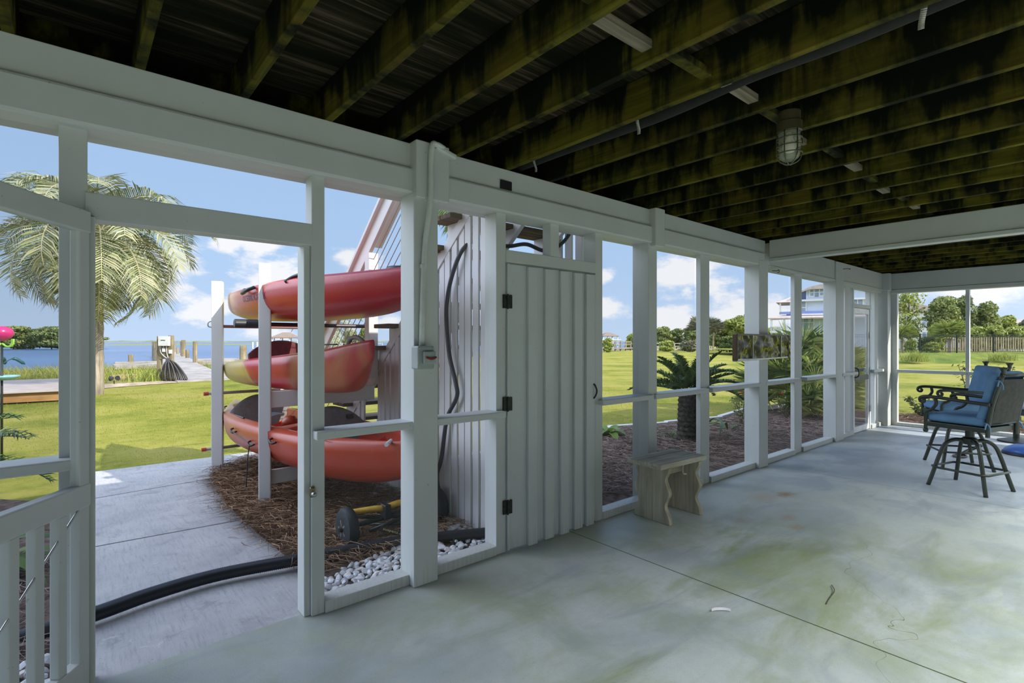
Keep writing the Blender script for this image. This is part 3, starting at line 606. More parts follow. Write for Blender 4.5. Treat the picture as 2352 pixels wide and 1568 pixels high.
# middle kayak: yellow stern, red middle, tan bow raised towards us
k2 = empty('kayak', label='middle kayak on the rack, yellow far end and raised orange tan bow', cat='kayak', group='kayaks on the rack'); L2 = 3.12
T2 = [(0, .012, .315, .41), (.03, .055, .22, .405), (.06, .10, .12, .395), (.095, .15, .045, .38), (.15, .21, .015, .355), (.3, .32, 0, .315), (.5, .375, 0, .275), (.68, .37, 0, .245), (.82, .31, .01, .215), (.93, .20, .04, .20), (.985, .09, .09, .19), (1, .03, .12, .175)]
place(k2, (1.80, 3.83, .955), (1.50, 6.92, .925))
kayak_hull('hull', T2, L2, [(.30, .62, .74, .17), (.70, .90, .7, .06)], kayak_mat('tan_red_yellow_plastic', [(.12, (.40, .012, .03)), (.19, (.42, .13, .06)), (.30, (.45, .17, .08)), (.37, (.45, .04, .04)), (.45, (.44, .002, .03)), (.52, (.46, .03, .035)), (.57, (.52, .36, .10)), (.9, (.54, .52, .24))]), k2)
o = MB().grid(lambda a, b: (-.33+.66*a, -L2/2+.56*L2+.05*math.sin(math.pi*a)+.03*b, .22+.25*b*(math.sin(math.pi*(.08+.84*a))**.55)), 16, 8).build('backrest', plain('maroon_seat_pad', (.12, .018, .02), .75, 0, .2, 30), k2, 0, True); md = o.modifiers.new('thick', 'SOLIDIFY'); md.thickness = .035
MB().box(-.05, -.01, -L2/2+.555*L2, -L2/2+.565*L2, .25, .33).build('buckle', M_BLACK, k2, .004)
loop_handle(k2, plain('grey_grip', (.20, .17, .15), .6), [(0, -L2/2+.035*L2, .42), (-.02, -L2/2+.06*L2, .475), (-.02, -L2/2+.10*L2, .475), (0, -L2/2+.135*L2, .40)], .018)
loop_handle(k2, M_BLACK, [(-.1, -L2/2+.30*L2, .385), (-.12, -L2/2+.22*L2, .42), (-.08, -L2/2+.14*L2, .425)], .006, 'deck_cord')
o = MB().box(-.20, -.10, -L2/2+.855*L2, -L2/2+.885*L2, .10, .17).build('scupper_recess', M_BLACK, k2, .02); 
for i in range(3): MB().bar((-.20+.02*i, -L2/2+(.91+.022*i)*L2, .226-.002*i), (.1, -L2/2+(.91+.022*i)*L2, .246-.002*i), .012, .008).build('rib', M_BLACK, k2)
# lowest kayak: two-seater, coral, seats showing
k3 = empty('kayak', label='lowest kayak on the rack, coral two seater with grey backrests showing', cat='kayak', group='kayaks on the rack'); L3 = 3.80
T3 = [(0, .012, .27, .36), (.03, .06, .17, .355), (.10, .19, .06, .345), (.22, .36, .005, .34), (.4, .425, 0, .335), (.6, .425, 0, .335), (.78, .36, .005, .34), (.90, .23, .05, .355), (.965, .11, .12, .375), (1, .016, .24, .385)]
place(k3, (1.84, 3.10, .325), (1.47, 6.88, .275))
kayak_hull('hull', T3, L3, [(.055, .385, .80, .20), (.43, .82, .78, .20), (.85, .93, .6, .06)], kayak_mat('coral_plastic', [(.06, (.42, .055, .022)), (.3, (.40, .038, .016)), (.48, (.43, .07, .028)), (.62, (.45, .11, .06)), (.78, (.46, .18, .10)), (.93, (.50, .34, .09))]), k3)
lin = kayak_mat('scarlet_liner', [(.2, (.55, .03, .012)), (.8, (.58, .035, .012))])
for s0, s1 in ((.085, .36), (.46, .80)):
    def floor_pt(a, b, s0=s0, s1=s1):
        s = s0+(s1-s0)*b; hw, zk, zg = spl(T3, s); k = -.70+1.4*a; bowl = (1-math.sin(math.pi*min(1, max(0, b)))**.5)
        return (hw*k, -L3/2+L3*s, zk+.155+.10*(abs(k)/.7)**3+.08*bowl)
    MB().grid(floor_pt, 12, 12).build('cockpit_liner', lin, k3, 0, True)
gp = plain('grey_seat_pad', (.17, .155, .15), .8, 0, .12, 30)
for yy in (.765, .325):
    def seat(a, b, yy=yy): return (-.30+.60*a, -L3/2+yy*L3+.07*math.sin(math.pi*a)+.10*b, .17+.36*b*(math.sin(math.pi*(.10+.80*a))**.5))
    o = MB().grid(seat, 18, 9).build('backrest', gp, k3, 0, True); md = o.modifiers.new('thick', 'SOLIDIFY'); md.thickness = .04
    for xx in (-.17, .17): MB().box(xx-.03, xx+.03, -L3/2+yy*L3+.105, -L3/2+yy*L3+.135, .41, .45).build('patch', M_BLACK, o, .004)
    MB().grid(lambda a, b, yy=yy: (-.25+.5*a, -L3/2+yy*L3-.40+.42*b, .175+.03*math.sin(math.pi*a)*math.sin(math.pi*b)), 8, 8).build('seat_pad', gp, k3, 0, True)
    for sx in (-1, 1): MB().tube([(sx*.29, -L3/2+yy*L3+.06, .36), (sx*.36, -L3/2+(yy-.13)*L3, .375)], .008, 6).build('strap', M_BLACK, k3)
MB().grid(lambda a, b: (-.17+.2*a, -L3/2+.60*L3+.22*b, .375+.02*math.sin(math.pi*a)), 6, 6).build('footrest_pad', plain('blue_grey_pad', (.10, .13, .16), .5), k3, 0, True)
MB().lathe([(.075, 0), (.072, .05), (.04, .085), (0, .09)], 18, (-.13, -L3/2+.50*L3, .33)).build('console_cup', plain('rust_orange_plastic', (.36, .055, .015), .4), k3, 0, True)
for s, h in ((.965, .9), (.86, .72), (.655, .74), (.53, .55), (.395, .80)):
    p = Vector(side_pt(T3, L3, s, h)); MB().tube(catmull([p+Vector((0, -.04, .0)), p+Vector((-.03, -.02, -.01)), p+Vector((-.03, .03, .012)), p+Vector((0, .05, .02))], 4), .009, 7).build('pad_eye', M_BLACK, k3, 0, True)
loop_handle(k3, M_RED, [(-.03, L3/2-.015, .37), (-.05, L3/2+.05, .32), (-.02, L3/2+.055, .26), (.0, L3/2, .25)], .018, 'toggle')
MB().tube(catmull([side_pt(T3, L3, .655, .74, .03), side_pt(T3, L3, .61, .70, .035), side_pt(T3, L3, .53, .58, .035)], 8), .005, 6).build('cord', M_BLACK, k3, 0, True)
for s, h, z1, sw in ((.86, .72, -.24, .10), (.86, .72, -.26, -.06), (.53, .55, -.20, .03)):
    p = Vector(side_pt(T3, L3, s, h, .03)); MB().tube(catmull([p, p+Vector((-.012, sw*.3, -.12)), (p.x-.02, p.y+sw, z1)], 6), .0045, 6).build('tie_cord', M_BLACK, k3, 0, True)
MB().tube([(-.20, -L3/2+.045*L3, .375), (-.09, -L3/2+.075*L3, .375)], .014, 10).build('paddle_clip', M_WHITE2, k3)
# rack
rk = empty('kayak_rack', (1.2, 4.7, 0), label='white timber rack of two posts holding three kayaks beside the stairs', cat='rack')
def RB(name, mb, mat, bev=.004): o = mb.build(name, mat, rk, bev); o.location = (-1.2, -4.7, 0); return o
RB('post', MB().prism([(1.185, 4.715), (1.275, 4.685), (1.305, 4.775), (1.215, 4.805)], 2, 0, 2.062), M_WHITE2, .008)
RB('post', MB().prism([(1.115, 6.29), (1.215, 6.255), (1.25, 6.35), (1.15, 6.385)], 2, 0, 2.045), M_WHITE2, .008)
RB('crossbar', MB().bar((1.29, 4.765, .90), (2.26, 4.80, .90), .038, .14), M_WHITE2); RB('crossbar', MB().bar((1.29, 4.765, .235), (2.26, 4.80, .235), .038, .12), M_WHITE2)
RB('upper_arm', MB().tube([(1.08, 4.80, 1.548), (2.26, 4.83, 1.548)], .018, 12), plain('dark_pipe', (.05, .02, .025), .4), 0)
RB('foam_sleeve', MB().tube([(1.02, 4.80, 1.552), (1.205, 4.803, 1.552)], .036, 16), M_BLACK, .006)
red = plain('rusty_pipe', (.20, .09, .075), .6)
for z, x0 in ((.845, 1.08), (.255, 1.06), (1.563, 1.14)):
    RB('arm', MB().tube([(x0, 6.315, z), (2.26, 6.35, z)], .0165, 12), red if z > 1 else M_STEEL, 0)
    if z < 1: RB('end_cap', MB().tube([(x0-.03, 6.314, z), (x0+.015, 6.316, z)], .02, 12), plain('red_cap', (.45, .06, .03), .5), 0)
RB('hook', MB().tube(catmull([(1.13, 6.30, 1.62), (1.09, 6.29, 1.60), (1.09, 6.29, 1.56), (1.13, 6.30, 1.55)], 4), .006, 7), M_STEEL, 0)

# ================================================================== STAIRS
st = empty('staircase', (2.7, 4.5, 0), label='white exterior staircase with brown treads and a slatted side', cat='stairs')
def SB(name, mb, mat=M_WHITE2, bev=.004): o = mb.build(name, mat, st, bev); o.location = (-2.7, -4.5, 0); return o
def LW(y): return 1.188-.8*(y-4.57)
def stringer(x0, x1, name='stringer'):
    poly = [(2.98, LW(2.98)), (2.98, 2.72)]
    for k in range(-1, 12):
        y0, z = 3.49+.25*(k-1), 2.36-.2*k-.04; y1 = 3.49+.25*k
        poly += [(max(y0, 2.98), z), (y1, z)]
    poly += [(6.24, .0), (6.05, 0)]; return SB(name, MB().prism(poly, 0, x0, x1), M_WHITE2, 0)
for x in (2.27, 2.74, 3.2): stringer(x, x+.04)
for k in range(-1, 12):
    y1, z = 3.49+.25*k, 2.36-.2*k
    for a, b in ((y1-.25, y1-.112), (y1-.106, y1+.035)): SB('tread', MB().box(2.13, 3.30, a, b, z-.038, z), M_TREAD, .006)
SB('slat_cap', MB().bar((2.252, 2.99, LW(2.99)+.055), (2.252, 4.76, LW(4.76)+.055), .03, .085), M_WHITE2)
SB('slat_cap', MB().bar((2.252, 4.95, LW(4.95)+.055), (2.252, 5.95, LW(5.95)+.055), .03, .085), M_WHITE2)
y = 2.86; i = 0
while y < 5.9:
    if not 4.70 < y < 4.95:
        h = 2.5 if y < 2.98 else LW(y+.035)+.02; dx = .004*((i*5) % 3)
        if h > .15: SB('skirt_slat', MB().box(2.240+dx, 2.258+dx, y, y+.072, .03 if i % 4 else .012, h), M_WHITE2, .003)
    y += .0925; i += 1
for k in range(9):
    y = 2.95+.12*k; SB('skirt_slat', MB().box(3.245, 3.27, y, y+.075, .03, min(2.5, LW(y)+.05)), M_WHITE2, .003)
RL = lambda y: 1.27+.815*(5.97-y)
SB('guard_rail', MB().bar((2.16, 2.6, RL(2.6)), (2.16, 6.35, RL(6.35)), .038, .15))
SB('guard_cap', MB().bar((2.175, 2.6, RL(2.6)+.105), (2.175, 6.38, RL(6.38)+.105), .14, .036))
SB('sub_rail', MB().bar((2.225, 2.6, RL(2.6)-.02), (2.225, 4.66, RL(4.66)-.02), .09, .06))
SB('guard_post', MB().box(2.14, 2.235, 4.65, 4.745, 1.05, RL(4.7)-.06), M_WHITE2, .006)
SB('guard_post', MB().box(2.14, 2.235, 6.12, 6.215, 0, RL(6.17)-.06), M_WHITE2, .006)
for k in range(6):
    SB('cable', MB().tube([(2.19, 2.8, RL(2.8)-.16-.11*k), (2.19, 6.17, RL(6.17)-.16-.11*k)], .004, 6), M_STEEL, 0)
SB('bolt', MB().lathe([(.013, 0), (.013, .012), (0, .014)], 10, (2.126, 4.70, 1.16), 0), M_RED, 0)

# black hose draped over the slats and under the stairs
hs = MB().tube(catmull([(2.29, 3.16, 2.16), (2.215, 3.22, 2.07), (2.205, 3.34, 1.88), (2.20, 3.395, 1.68), (2.20, 3.389, 1.48), (2.20, 3.352, 1.28), (2.20, 3.269, 1.085), (2.205, 3.265, .98), (2.205, 3.40, .80), (2.20, 3.466, .50), (2.19, 3.517, .35), (2.19, 3.492, .22), (2.19, 3.435, .03)], 8), .0165, 10).build('hose', plain('dark_grey_hose', (.05, .05, .055), .5), None, 0, True)
tag(hs, 'dark grey hose hanging down the white slatted stair skirt', 'hose')
hs = MB().tube(catmull([(2.32, 2.93, 2.09), (2.45, 2.93, 2.10), (2.62, 2.94, 2.135), (2.80, 2.95, 2.11), (2.95, 2.96, 2.15), (3.08, 2.97, 2.24), (3.17, 2.98, 2.36), (3.19, 2.98, 2.5)], 8), .015, 10).build('hose', MATS['dark_grey_hose'], None, 0, True)
tag(hs, 'dark hose looping behind the small openings above the board door', 'hose')
# corrugated drain pipe lying across the path and the stones
pts = catmull([(-1.6, 2.95, .04), (-.8, 3.12, .05), (-.1, 3.27, .05), (.1, 3.31, .05), (.33, 3.375, .05), (.64, 3.40, .05), (1.04, 3.31, .055), (1.66, 3.16, .06), (1.9, 3.06, .06), (2.22, 2.9, .06)], 80)
tag(MB().tube(pts, [(.038 if i % 2 else .0345) for i in range(len(pts))], 12).build('drain_pipe', M_PIPE, None, 0, True), 'black corrugated drain pipe crossing the concrete path', 'pipe')
# kayak cart
ct = empty('kayak_cart', (1.75, 3.48, 0), label='folded black kayak cart with a yellow foam bar on the straw', cat='cart')
def CT(name, mb, mat, smooth=False, par=None, bev=0): o = mb.build(name, mat, par or ct, bev, smooth); o.location = (-1.75, -3.48, 0) if par is None else (0, 0, 0); return o
def tyre_mat():
    g = G('cart_tyre_rubber'); v = g.coord('Object'); w = g.n('ShaderNodeTexVoronoi'); w.inputs['Scale'].default_value = 46; g.L.new(v, w.inputs['Vector']); g.col((.018, .022, .026)).rough(.6, .4).bump(w.outputs[0], .35, .004); return g.m
tym = tyre_mat()
for x, y in ((1.42, 3.42), (2.15, 3.47)):
    w = CT('wheel', MB().lathe([(.062, -.04), (.085, -.042), (.124, -.034), (.138, -.013), (.138, .013), (.124, .034), (.085, .042), (.062, .04)], 30, (x, y, .135), 0), tym, 'auto')
    o = MB().lathe([(.02, -.05), (.026, -.03), (.064, -.03), (.064, .03), (.026, .03), (.02, .05)], 18, (x, y, .135), 0).build('hub', M_BLACK, w, 0, 'auto')
    for k in range(5): a = 2*math.pi*k/5; MB().bar((x-.034, y, .135), (x-.034, y+.06*math.cos(a), .135+.06*math.sin(a)), .014, .012).build('spoke', M_STEEL, w)
CT('axle', MB().tube([(1.36, 3.415, .135), (2.2, 3.475, .135)], .012, 10), M_BLACKM)
CT('foam_bar', MB().tube(catmull([(1.47, 3.60, .175), (1.62, 3.50, .20), (1.70, 3.45, .205)], 5), .022, 12), M_YELLOW, True); CT('foam_bar', MB().tube(catmull([(1.72, 3.44, .21), (1.80, 3.40, .235), (1.90, 3.34, .25)], 5), .023, 12), M_YELLOW, True)
for a, b in (((1.47, 3.60, .15), (1.95, 3.30, .13)), ((1.50, 3.44, .14), (1.95, 3.62, .10)), ((1.55, 3.36, .10), (1.95, 3.36, .16)), ((1.62, 3.62, .06), (1.80, 3.28, .12))): CT('frame_tube', MB().tube([a, b], .012, 8), M_BLACKM, True)
CT('bracket', MB().box(1.69, 1.735, 3.40, 3.48, .13, .235), M_BLACK, False, None, .006)
sm_ = plain('black_webbing', (.02, .022, .02), .8)
for (x, y, z), rz, ry, tx in (((1.60, 3.30, .125), R(-28), .35, 'suspenz.com'), ((1.50, 3.25, .052), R(8), .05, 'suspenz.com')):
    o = MB().box(0, .24, -.017, .017, -.002, .002).build('strap', sm_, ct); o.location = (x-1.75, y-3.48, z); o.rotation_euler = (R(28), ry, rz)
    tm = text_mesh(tx, .034); l = link('lettering', tm, plain('yellow_print', (.62, .52, .14), .6), o); l.location = (.02, -.010, .004)
# ================================================================== THINGS ON THE WALL AND CEILING
cd = MB().tube(catmull([(1.665, 2.60, 2.535), (1.60, 2.575, 2.535), (1.565, 2.572, 2.50), (1.558, 2.576, 2.2), (1.532, 2.598, 1.9), (1.515, 2.60, 1.37)], 6), .016, 12)
cn = tag(cd.build('conduit', M_GREYPVC, None, 0, True), 'grey plastic conduit running down a white post to a switch box', 'conduit')
for z in (2.22, 1.83): box('clip', (1.538 if z > 2 else 1.508), (1.578 if z > 2 else 1.548), 2.588, 2.616, z-.012, z+.012, M_GREYPVC, cn, .003)
MB().bar((1.60, 2.60, 2.53), (1.75, 2.615, 2.50), .05, .03).build('elbow', M_GREYPVC, cn, .008)
sb = box('switch_box', 1.455, 1.562, 2.535, 2.613, 1.245, 1.375, M_BOX, None, .008); tag(sb, 'grey weatherproof switch box with a red lever on the post', 'switch box')
box('cover', 1.482, 1.558, 2.512, 2.536, 1.275, 1.345, M_BOX, sb, .006); MB().tube(catmull([(1.492, 2.505, 1.312), (1.522, 2.498, 1.302), (1.554, 2.505, 1.312)], 5), .006, 8).build('lever', M_RED, sb, 0, True)
for x in (1.465, 1.551):
    for z in (1.258, 1.362): MB().lathe([(.005, 2.532), (.005, 2.536)], 8, (x, 0, z), 1).build('screw', M_STEEL, sb)
lt = MB().box(.912, .938, 2.66, 2.685, .61, .665).build('latch', plain('worn_brass', (.20, .16, .09), .4, .7), None, .008); tag(lt, 'small worn metal latch on the white jamb of the open doorway', 'latch')
MB().lathe([(.008, -.028), (.013, -.02), (.013, -.004), (.007, 0)], 12, (.925, 2.66, .63), 1).build('knob', M_STEEL, lt, 0, True)
tag(MB().tube(catmull([(6.12, 2.64, 2.21), (6.16, 2.60, 2.21), (6.20, 2.60, 2.225), (6.21, 2.60, 2.20), (6.17, 2.60, 2.19)], 5), .004, 6).build('hook', M_BLACKM, None, 0, True), 'small iron hook screwed in the post above the amber panel', 'hook')
tag(MB().tube(catmull([(8.36, 2.625, 2.43), (8.38, 2.57, 2.43), (8.44, 2.56, 2.425), (8.46, 2.57, 2.44)], 5), .004, 6).build('hook', M_BLACKM, None, 0, True), 'small iron hook high on the last post before the white screen door', 'hook')
# amber panel
pl = empty('glass_panel', (5.73, 2.58, 1.34), label='long amber wavy glass panel fixed across a white post', cat='panel')
def wavy(a, b): return (-.60+1.2*a, -.028+.014*mnoise.noise(Vector((a*9, b*3, 2))), -.118+.236*b+.010*math.sin(math.pi*a)*b)
MB().grid(wavy, 60, 16).build('pane', M_PLAQUE, pl, 0, True)
for nm, a in (('frame', ((-.615, -.135), (.615, -.12))), ('frame', ((-.615, .130), (.615, .130)))): MB().bar((a[0][0], -.005, a[0][1]), (a[1][0], -.005, a[1][1]), .05, .02).build(nm, M_STEEL if a[0][1] < 0 else M_PLAQUEF, pl, .003)
for x in (-.61, .61): MB().box(x-.012, x+.012, -.035, .02, -.135, .135).build('frame', M_PLAQUEF, pl, .006)
for x in (-.30, .38): MB().box(x-.004, x+.004, -.045, -.03, -.115, .125).build('seam', M_STEEL, pl)
MB().box(.10, .30, .0, .06, -.05, .05).build('bracket', M_STEEL, pl)
# caged lamp
lm = empty('ceiling_lamp', (2.695, 1.08, 2.53), label='caged jelly jar lamp with an unlit bulb hanging under the joists', cat='lamp')
MB().lathe([(.046, 0), (.05, -.005), (.05, -.05), (.057, -.055), (.057, -.10), (.05, -.105)], 28).build('base', plain('bronze_lamp_base', (.05, .045, .02), .5, .2), lm, 0, 'auto')
MB().tube([(0, 0, .0), (0, 0, .12)], .012, 10).build('stem', M_BLACKM, lm)
MB().lathe([(.046, -.10), (.049, -.12), (.049, -.20), (.042, -.228), (.024, -.243), (0, -.246)], 28, (0, 0, 0), 2, False).build('globe', M_GLOBE, lm, 0, True)
MB().lathe([(.014, -.10), (.016, -.13), (.03, -.16), (.031, -.178), (.022, -.196), (0, -.20)], 20).build('bulb', M_BULB, lm, 0, True)
cg = MB()
for k in range(6): a = math.pi/3*k; c, s_ = math.cos(a), math.sin(a); cg.tube(catmull([(.055*c, .055*s_, -.10), (.056*c, .056*s_, -.20), (.045*c, .045*s_, -.238), (.018*c, .018*s_, -.256), (0, 0, -.258)], 4), .0032, 6)
for z in (-.135, -.172, -.208): cg.tube([(.056*math.cos(t), .056*math.sin(t), z) for t in [2*math.pi*k/28 for k in range(29)]], .0032, 6)
cg.build('cage', plain('lamp_cage_metal', (.10, .105, .07), .4, .6), lm, 0, True)
# sagging pipe in the joist bay and the perforated straps
pp = MB().tube(catmull([(2.36, -1.0, 2.655), (2.37, .2, 2.64), (2.35, .7, 2.615), (2.345, 1.1, 2.62), (2.35, 1.6, 2.60), (2.34, 2.2, 2.61), (2.36, 2.84, 2.625)], 8), .045, 12)
tag(pp.build('pipe', plain('dark_insulated_pipe', (.006, .007, .004), .9, 0, .4, 12), None, 0, True), 'dark insulated pipe sagging in a bay between the joists', 'pipe')
def strap(name, x, y, lab, curl):
    pts = catmull([(x, y, 2.66), (x-.02*curl, y-.005, 2.60), (x-.012*curl, y, 2.55), (x+.012, y+.01, 2.52), (x+.014, y+.012, 2.495)], 6); m = MB()
    for a, b in zip(pts[:-1], pts[1:]): m.bar(a, b, .019, .0018, (1, 0, .01))
    tag(m.build(name, plain('strap_metal', (.42, .41, .37), .5, .4), None, 0, True), lab, 'strap', 'metal straps under the joists')
strap('metal_strap', 2.27, 1.66, 'curled metal strap hanging under the pipe between the lamp and the beam block', 1.3)
strap('metal_strap', 2.27, 2.46, 'curled metal strap hanging under the pipe just above the header', 1.2)
strap('metal_strap', 2.26, .46, 'flat metal strap hanging highest in the picture above the lamp', .5)

# ================================================================== BENCH
bn = empty('bench', (3.67, 2.41, 0), R(-3), label='small weathered wooden bench with wavy cut legs beside the screen wall', cat='bench')
for i, (a, b) in enumerate(((-.165, -.055), (-.052, .057), (.06, .168))): MB().box(-.30+.004*i, .30-.003*i, a, b, .432, .472).build('seat_plank', M_BENCH, bn, .006)
def wav(x):
    pts = []; n = 26
    for i in range(n+1): z = .43*i/n; pts.append((spl(((0, .172), (.06, .160), (.135, .126), (.235, .166), (.335, .130), (.40, .158), (.43, .162)), z)[0], z))
    poly = pts+[(-p[0], p[1]) for p in pts[::-1]]; return MB().prism(poly, 0, x-.02, x+.02)
for x in (-.185, .215): wav(x).build('leg', M_BENCHLEG, bn, .004)
MB().box(-.165, .195, -.02, .02, .33, .42).build('stretcher', M_BENCH, bn, .004)
MB().tube(catmull([(.0, -.150, .432), (-.03, -.165, .41), (-.02, -.165, .37), (.02, -.162, .36)], 4), .006, 6).build('knot_rim', M_BENCHLEG, bn)

# ================================================================== BAR CHAIRS
def make_chair(label):
    t = empty('bar_chair', label=label, cat='chair', group='swivel bar chairs on the porch')
    h = .21
    for i, a in enumerate((45, 135, 225, 315)):
        c, s_ = math.cos(R(a)), math.sin(R(a)); f = .325
        MB().tube(catmull([(.03*c, .03*s_, .455), (.12*c, .12*s_, .455), (.19*c, .19*s_, .41), (.235*c, .235*s_, .30), (.285*c, .285*s_, .13), (f*c, f*s_, 0)], 6), .0175, 10).build('leg', M_FRAME, t, 0, True)
    r = .285; pts = []
    for a in (45, 135, 225, 315):
        for da in (-7, 0, 7): pts.append((r*math.cos(R(a+da)), r*math.sin(R(a+da)), .185))
    MB().tube(pts+pts[:1], .011, 8).build('foot_ring', M_FRAME, t, 0, True)
    MB().lathe([(.05, .42), (.062, .44), (.062, .475), (.036, .49), (.036, .56), (.05, .565)], 20).build('hub', M_FRAME, t, 0, 'auto')
    MB().box(-.14, .14, -.14, .14, .562, .582).build('swivel_plate', M_FRAME, t, .006)
    m = MB()
    for a, b in (((-.24, -.235, .60), (-.24, .245, .60)), ((.24, -.235, .60), (.24, .245, .60)), ((-.24, .235, .60), (.24, .235, .60)), ((-.24, -.225, .60), (.24, -.225, .60))): m.bar(a, b, .028, .045)
    m.build('seat_frame', M_FRAME, t, .006)
    MB().box(-.23, .23, -.22, .23, .60, .612).build('seat_sling', M_SLING, t)
    def cush(w, d, th):
        def f(a, b): pass
        m = MB().box(-w, w, -d, d, 0, th); return m
    o = cush(.235, .235, .085).build('seat_cushion', M_BLUE, t, .03, 'auto', 4); o.location = (0, .01, .625)
    bk = [(-.245, .54), (-.250, .66), (-.285, .85), (-.355, 1.12)]
    for s_ in (-1, 1):
        MB().tube(catmull([(s_*.235, y, z) for y, z in bk], 6), .018, 10).build('back_upright', M_FRAME, t, 0, True)
        MB().lathe([(.018, 0), (.016, .02), (.019, .03), (.034, .055), (.03, .058)], 14, (s_*.235, -.358, 1.115)).build('finial', M_FRAME, t, 0, True)
        MB().tube(catmull([(s_*.255, -.275, .835), (s_*.258, -.05, .85), (s_*.262, .16, .865), (s_*.264, .25, .862), (s_*.264, .285, .838), (s_*.264, .275, .81), (s_*.264, .25, .808), (s_*.264, .243, .828), (s_*.264, .256, .838)], 7), [.016]*28+[.013]*29, 10).build('arm', M_FRAME, t, 0, True)
        MB().tube(catmull([(s_*.262, .15, .855), (s_*.262, .145, .80), (s_*.258, .185, .745), (s_*.25, .235, .715), (s_*.245, .243, .66), (s_*.245, .243, .545)], 6), .015, 10).build('arm_support', M_FRAME, t, 0, True)
        MB().lathe([(.012, .515), (.021, .525), (.021, .545), (.015, .555)], 12, (s_*.245, .243, 0)).build('foot_knob', M_FRAME, t, 0, True)
        for z, y in ((.66, -.235), (1.05, -.325)):
            MB().tube(catmull([(s_*.215, y+.03, z), (s_*.25, y-.01, z+.005), (s_*.265, y-.04, z-.03), (s_*.27, y-.045, z-.07)], 5), .006, 6).build('tie', M_BLUE, t, 0, True)
            MB().tube(catmull([(s_*.25, y-.01, z+.005), (s_*.285, y-.02, z-.01), (s_*.30, y-.02, z-.045)], 5), .006, 6).build('tie', M_BLUE, t, 0, True)
    MB().tube([(-.235, -.348, 1.10), (.235, -.348, 1.10)], .014, 10).build('top_rail', M_FRAME, t, 0, True)
    MB().tube([(-.235, -.25, .655), (.235, -.25, .655)], .013, 10).build('back_rail', M_FRAME, t, 0, True)
    MB().grid(lambda a, b: (-.222+.444*a, -.262-.088*b-.012*math.sin(math.pi*a), .665+.40*b), 4, 6).build('back_sling', M_SLING, t, 0, True)
    m = MB().box(-.225, .225, -.04, .04, 0, .47); o = m.build('back_cushion', M_BLUE, t, .032, 'auto', 4); o.location = (0, -.178, .67); o.rotation_euler = (R(13.5), 0, 0)
    return t
ch = make_chair('blue cushioned swivel bar chair in front, dark sling back turned to us'); ch.location = (6.55, .985, 0); ch.rotation_euler = (0, 0, R(-17))
c2 = copy_tree(ch); c2['label'] = 'blue cushioned swivel bar chair behind, its back cushion facing the screen wall'; c2.location = (7.62, 1.25, 0); c2.rotation_euler = (0, 0, R(31))
# bits at the porch's far side
us = empty('umbrella_base', (9.02, .80, 0), label='blue domed base with a dark rim on the concrete at the frame edge', cat='base')
MB().lathe([(.25, 0), (.255, .012), (.25, .03)], 32).build('rim', M_BLACK, us, 0, 'auto'); MB().lathe([(.245, .028), (.22, .07), (.14, .115), (.05, .135), (.03, .14)], 32).build('dome', M_BLUE2, us, 0, True); MB().tube([(0, 0, .13), (0, 0, .36)], .024, 12).build('socket', M_BLACK, us)
ks = empty('kick_stool', (10.05, 1.02, 0), label='black padded round seat on a dark post behind the front bar chair', cat='stool')
o = MB().lathe([(.0, .52), (.15, .53), (.20, .51), (.215, .475), (.20, .44), (.1, .43), (0, .43)], 28).build('seat', plain('glossy_black_vinyl', (.03, .035, .05), .25), ks, 0, True); o.rotation_euler = (R(6), R(-9), 0)
MB().tube([(0, 0, .45), (0, 0, .05)], .035, 12).build('post', M_BLACKM, ks); MB().lathe([(.2, 0), (.2, .02), (.05, .06)], 24).build('foot', M_BLACKM, ks, 0, 'auto'); MB().box(-.2, .02, -.05, .05, .30, .37).build('lever_box', M_BLACKM, ks, .01)
ur = empty('stand', (8.35, 1.28, 0), label='low black ring stand on the floor beyond the bar chairs', cat='stand')
MB().tube([(-.12+.11*math.cos(t), .06*math.sin(t)+.05, .012) for t in [2*math.pi*k/20 for k in range(21)]], .01, 8).build('ring', plain('brown_black_iron', (.05, .03, .025), .5), ur, 0, True); MB().tube(catmull([(-.05, .05, .02), (.06, 0, .06), (.2, -.1, .12)], 5), .02, 8).build('strut', M_BLACKM, ur, 0, True)
sh = MB().grid(lambda a, b: (.05*math.cos(math.pi*a), .03*math.sin(math.pi*a)*(1-.5*b), .004+.012*math.sin(math.pi*b)), 10, 4).build('shell', plain('white_shell', (.80, .80, .80), .4), None, 0, True); sh.location = (2.56, 1.36, 0); sh.rotation_euler = (0, 0, -.7); tag(sh, 'white shell fragment lying on the concrete floor', 'shell')
tw = MB().tube(catmull([(3.06, 1.04, .005), (3.13, 1.05, .006), (3.24, 1.06, .012), (3.32, 1.10, .006)], 6), .0025, 6).build('twig', plain('dark_twig', (.09, .075, .05), .9), None, 0, True); tag(tw, 'thin dark twig lying on the concrete near the slab joint', 'twig')
